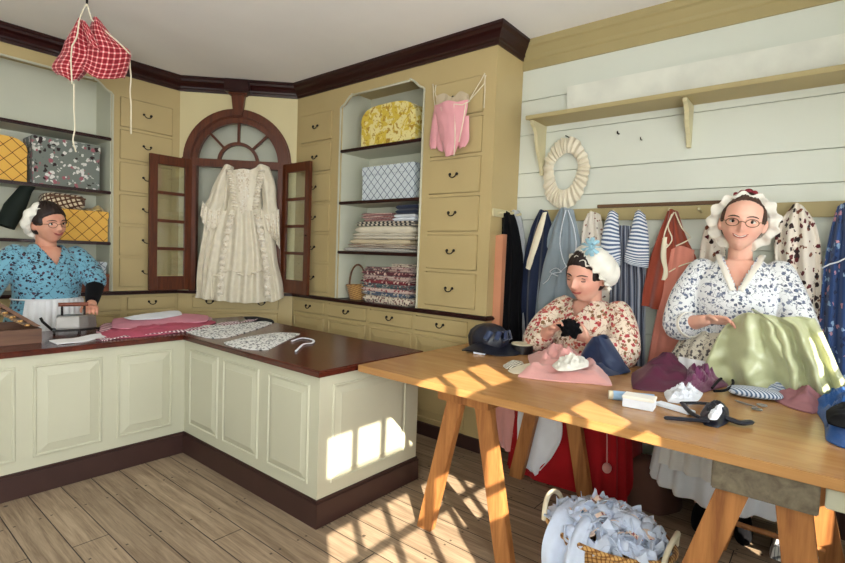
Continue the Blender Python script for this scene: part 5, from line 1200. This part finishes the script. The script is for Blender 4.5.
heap('ruffle', [(674,394),(684,374),(694,367),(708,372),(722,378),(728,386),(712,390),(692,396)], TT, .065, M['purple'], t, seed=33, wr=.8, freq=22, nr=20)
b = new(); L = [atz(x, y, TT+.03) for x, y in ((712,388),(722,378),(731,378),(733,384),(726,390),(714,391))]; tube(b, [interp(L, k/24) for k in range(25)], .006, 6); mk('elastic_loop', b, M['black'], t, 50)
c0, c1 = atz(613, 395, TT+.02), atz(654, 399, TT+.02)
t = thing('needle_case', (c0+c1)/2-Z*.02, 'light blue rolled card tube lying on the table near the white box', 'case')
b = new(); tube(b, [c0, c1], .019, 20); mk('case_body', b, M['bluecase'], t, 40); b = new(); tube(b, [c0+(c0-c1).normalized()*.018, c0+(c0-c1).normalized()*.001], .0185, 20); mk('end_cap', b, M['cork'], t, 40)
t = thing('white_card_box', atz(639, 408, TT), 'small white card box at the front of the work table', 'box')
c = atz(639, 407, TT)
b = new(); obox(b, c+Z*.017, .115, .075, .033, RZ(.1), .002); mk('box_base', b, M['cloth_white'], t); b = new(); obox(b, c+Z*.0405, .119, .079, .012, RZ(.1), .002); mk('lid', b, M['bluecase'] if False else M['lace'], t)
c = atz(674, 409, TT); small('folded_paper', lambda b: obox(b, c+Z*.006, .15, .05, .011, RZ(-.35), .002), M['cloth_white'], 'white folded paper strip between the white box and the dark cloth belt', 'paper')
heap('ribbon_bundle', [(664,393),(676,388),(694,389),(703,394),(698,401),(684,404),(668,402)], TT, .03, M['cloth_white'], seed=41, wr=1.0, freq=40); tag(last(), 'tangled white ribbons in front of the plum bonnet', 'ribbon')
t = thing('cloth_belt', atz(710, 415, TT), 'dark blue-black cloth belt with tied ends lying across the front of the table', 'belt')
b = new()
for L, r in (([(667,418),(680,419),(694,420),(706,421)], .012), ([(683,404),(690,412),(702,418),(714,418)], .011), ([(722,416),(734,421),(742,423),(750,422)], .015), ([(682,403),(700,403),(716,405),(724,410)], .010)):
    P = [atz(x, y, TT+.014) for x, y in L]; tube(b, [interp(P, k/16) for k in range(17)], r, 8, .6, rnd_end=True)
mk('tie_end', b, M['hatblue'], t, 60)
heap('knot', [(700,415),(706,406),(718,404),(728,409),(729,422),(718,428),(704,425)], TT, .04, M['hatblue'], t, seed=44, wr=.6, freq=24)
heap('pale_lining', [(708,416),(716,409),(724,407),(722,413),(717,420),(710,420)], TT+.028, .018, M['cloth_white'], t, seed=45, wr=.9, freq=40)
c = atz(754, 397, TT)
b = new(); blob(b, c+Z*.022, .105, .07, .021, RZ(.25), 32, 14, lambda d: 1/(abs(d.x)**3.5+abs(d.y)**3.5+abs(d.z)**2)**.28); tag(mk('pincushion', b, stripes('blue_grey_stripe', (196, 204, 214), (74, 96, 124), .02, .5, False, 0), None, 60), 'blue-grey striped flat pincushion near the green silk', 'pincushion')
t = thing('scissors', atz(750, 406, TT), 'small steel scissors lying in front of the striped pincushion', 'scissors')
b = new(); a0, a1 = atz(735, 400, TT+.006), atz(757, 407, TT+.006); tube(b, [a0, a1], .004, 6, .5); tube(b, [a0+V((.01,-.02,0)), a1], .004, 6, .5); mk('blade', b, M['steel'], t)
for k, (x, y) in enumerate(((762, 405), (757, 409))): b = new(); q = atz(x, y, TT+.006); tube(b, [q+V((.017*math.cos(a), .014*math.sin(a), 0)) for a in [2*PI*i/16 for i in range(16)]], .0032, 6, closed=True); mk('finger_ring', b, M['steel'], t, 40)
heap('mauve_cloth', [(770,398),(784,390),(806,390),(826,398),(830,410),(812,414),(790,408)], TT, .05, flat('mauve_cloth', (164, 112, 120), .8, bump=.3), seed=51, wr=.7, freq=14); tag(last(), 'mauve pink cloth heap below the green silk', 'cloth')
heap('striped_cloth', [(762,392),(770,384),(790,380),(812,380),(822,388),(806,394),(782,396)], TT+.006, .062, M['silverstripe'], seed=53, wr=.7, freq=16); tag(last(), 'silvery blue striped cloth heap at the hem of the green silk', 'cloth')
heap('blue_cloth', [(812,404),(822,392),(845,386),(880,392),(890,430),(870,452),(842,448),(826,440),(824,424)], TT, .085, M['jeans'], seed=55, wr=.7, freq=14, nr=24); tag(last(), 'bright blue crumpled cloth at the right edge of the work table', 'cloth')
heap('black_lining', [(826,412),(840,404),(870,406),(876,426),(850,430),(828,424)], TT+.07, .03, M['black'], seed=57, wr=.5, freq=14); tag(last(), 'black folded cloth lying inside the bright blue crumpled cloth', 'cloth')

# ================================================================== under the table
t = thing('scrap_basket', (-.665, 2.13, 0), 'wicker basket full of white scraps standing on the floor under the table', 'basket')
b = new(); c = V((-.665, 2.13, 0)); R = []; nn = 96
for z, r in ((.002, .17), (.02, .19), (.08, .21), (.14, .232), (.20, .25), (.25, .262), (.262, .262), (.25, .246), (.14, .216), (.03, .175), (.02, .1)):
    R.append([c+V((r*math.cos(2*PI*i/nn)*(1+.012*math.sin(i*PI/2+z*90)), r*.72*math.sin(2*PI*i/nn)*(1+.012*math.sin(i*PI/2+z*90)), z)) for i in range(nn)])
rings(b, R); mk('basket_body', b, M['wicker'], t, 60)
b = new(); tube(b, [c+V((.262*math.cos(2*PI*i/48), .262*.72*math.sin(2*PI*i/48), .262)) for i in range(48)], .012, 8, closed=True); mk('rim', b, M['wicker'], t, 60)
for s in (-1, 1):
    b = new(); tube(b, [c+V((s*.262*math.cos(.36*math.cos(a)), .72*.262*1.45*math.sin(.36*math.cos(a)), .26+.085*math.sin(a))) for a in [PI*k/14 for k in range(15)]], .011, 8); mk('handle', b, M['ribbon'], t, 60)
b = new(); rr = random.Random(3)
for k in range(200):
    a = rr.uniform(0, 2*PI); q = rr.random()**.6; o = c+V((.225*q*math.cos(a), .165*q*math.sin(a), .245+.085*(1-q*q)+rr.uniform(0, .03)))
    w, l = rr.uniform(.03, .065), rr.uniform(.06, .12); Rm = Matrix.Rotation(rr.uniform(0, 6), 3, 'Z') @ Matrix.Rotation(rr.uniform(-.9, .9), 3, 'X') @ Matrix.Rotation(rr.uniform(-.6, .6), 3, 'Y'); f1, f2 = rr.uniform(2, 6), rr.uniform(0, 6)
    sheet(b, lambda u, v: o + Rm @ V(((u-.5)*l, (v-.5)*w, .022*math.sin(f1*u+f2)+.014*math.sin(4*v+f2))), 7, 5, .003)
tag(mk('cloth_scraps', b, [M['bluewhite']], None, 60), 'heap of white and pale blue cloth scraps filling the wicker basket', 'scraps', kind='stuff')
b = new(); rr = random.Random(8)
for k in range(26):
    a = rr.uniform(0, 2*PI); q = rr.random()**.6; o = c+V((.20*q*math.cos(a), .15*q*math.sin(a), .27+.085*(1-q*q)+rr.uniform(0, .035)))
    w, l = rr.uniform(.015, .035), rr.uniform(.04, .08); Rm = Matrix.Rotation(rr.uniform(0, 6), 3, 'Z') @ Matrix.Rotation(rr.uniform(-.8, .8), 3, 'X'); f2 = rr.uniform(0, 6)
    sheet(b, lambda u, v: o + Rm @ V(((u-.5)*l, (v-.5)*w, .012*math.sin(4*u+f2))), 6, 4, .003)
tag(mk('printed_scraps', b, floral('scrap_print', (222, 196, 180), [(150, 80, 84), (90, 120, 150)], 60, .6), None, 60), 'small coloured scraps lying among the white ones in the basket', 'scraps', kind='stuff')
b = new(); LL = [c+V((-.10, -.0, .345)), c+V((-.11, -.12, .325)), c+V((-.12, -.21, .22)), c+V((-.10, -.225, .05))]
sheet(b, lambda u, v: interp(LL, v)+V(((u-.5)*(.15+.03*v)+.02*v, -.022*math.sin(2*PI*1.6*u+v)-.01*math.sin(u*17+v*5), -.07*v*(1-abs(u-.5)*2)+.03*v*u)), 30, 30, .005, (.2, .3))
tag(mk('draped_cloth', b, M['bluewhite'], None, 60, recalc=False), 'white cloth hanging over the front rim of the scrap basket', 'cloth')
heap('brown_bag', None, .001, .26, M['brown'], pts=[(-.93, 3.02, 0), (-.66, 2.98, 0), (-.58, 3.12, 0), (-.60, 3.24, 0), (-.90, 3.24, 0)], seed=61, wr=.2, p=5, freq=5); tag(last(), 'brown leather bag on the floor against the wall under the table', 'bag')
heap('checked_cloth', None, .001, .20, check('white_black_check', (232, 232, 232), (120, 124, 130), (60, 60, 66), .014, .2, True), pts=[(-.14, 2.93, 0), (.06, 2.93, 0), (.12, 3.1, 0), (.0, 3.2, 0), (-.14, 3.1, 0)], seed=63, wr=.4, p=3, freq=9); tag(last(), 'white finely checked cloth bundle on the floor behind the right trestle', 'cloth')
# ------------------------------------------------------------------ light and camera
w = bpy.data.worlds.new('World'); bpy.context.scene.world = w; w.use_nodes = True
w.node_tree.nodes['Background'].inputs[0].default_value = (.80, .90, 1.0, 1); w.node_tree.nodes['Background'].inputs[1].default_value = 1.3
def light(name, kind, loc, d, energy, col, **kw):
    l = bpy.data.lights.new(name, kind); l.energy = energy; l.color = col
    for k, v in kw.items(): setattr(l, k, v)
    o = bpy.data.objects.new(name, l); C.objects.link(o); o.location = loc
    o.rotation_euler = V(d).to_track_quat('-Z', 'Y').to_euler(); return o
light('sun', 'SUN', (3, -2, 4), (-.8, .6, -.6), 21, (1, .90, .74), angle=.006)
light('daylight_fill', 'AREA', (1.05, .16, 1.7), (-1, 0, .6), 140, (.93, .97, 1), shape='RECTANGLE', size=1.3, size_y=1.6)
light('daylight_fill', 'AREA', (1.05, 2.24, 1.35), (-1, .0, .25), 34, (.93, .97, 1), shape='RECTANGLE', size=.36, size_y=1.0)
light('daylight_fill', 'AREA', (1.02, -1.5, 1.7), (-1, 0, .6), 140, (.93, .97, 1), shape='RECTANGLE', size=1.3, size_y=1.7)  # fill lamp added at the invented right-hand opening
light('daylight_fill', 'AREA', (-2.6, -2.5, 1.55), (0, 1, .3), 12, (.93, .97, 1), shape='RECTANGLE', size=1.2, size_y=1.2)  # fill lamp added at the invented opening behind the camera
cam = bpy.data.cameras.new('camera'); co = bpy.data.objects.new('camera', cam); C.objects.link(co)
cam.sensor_fit = 'HORIZONTAL'; cam.sensor_width = 36; cam.lens = FPX/845*36; cam.clip_start = .02
mw = Matrix((( RT.x, UP.x, -_F.x, 0), (RT.y, UP.y, -_F.y, 0), (RT.z, UP.z, -_F.z, HC), (0, 0, 0, 1)))
co.matrix_world = mw
S = bpy.context.scene; S.camera = co
S.view_settings.view_transform = 'Standard'; S.view_settings.look = 'None'; S.view_settings.exposure = -0.14; S.view_settings.gamma = 1; S.view_settings.use_curve_mapping = False
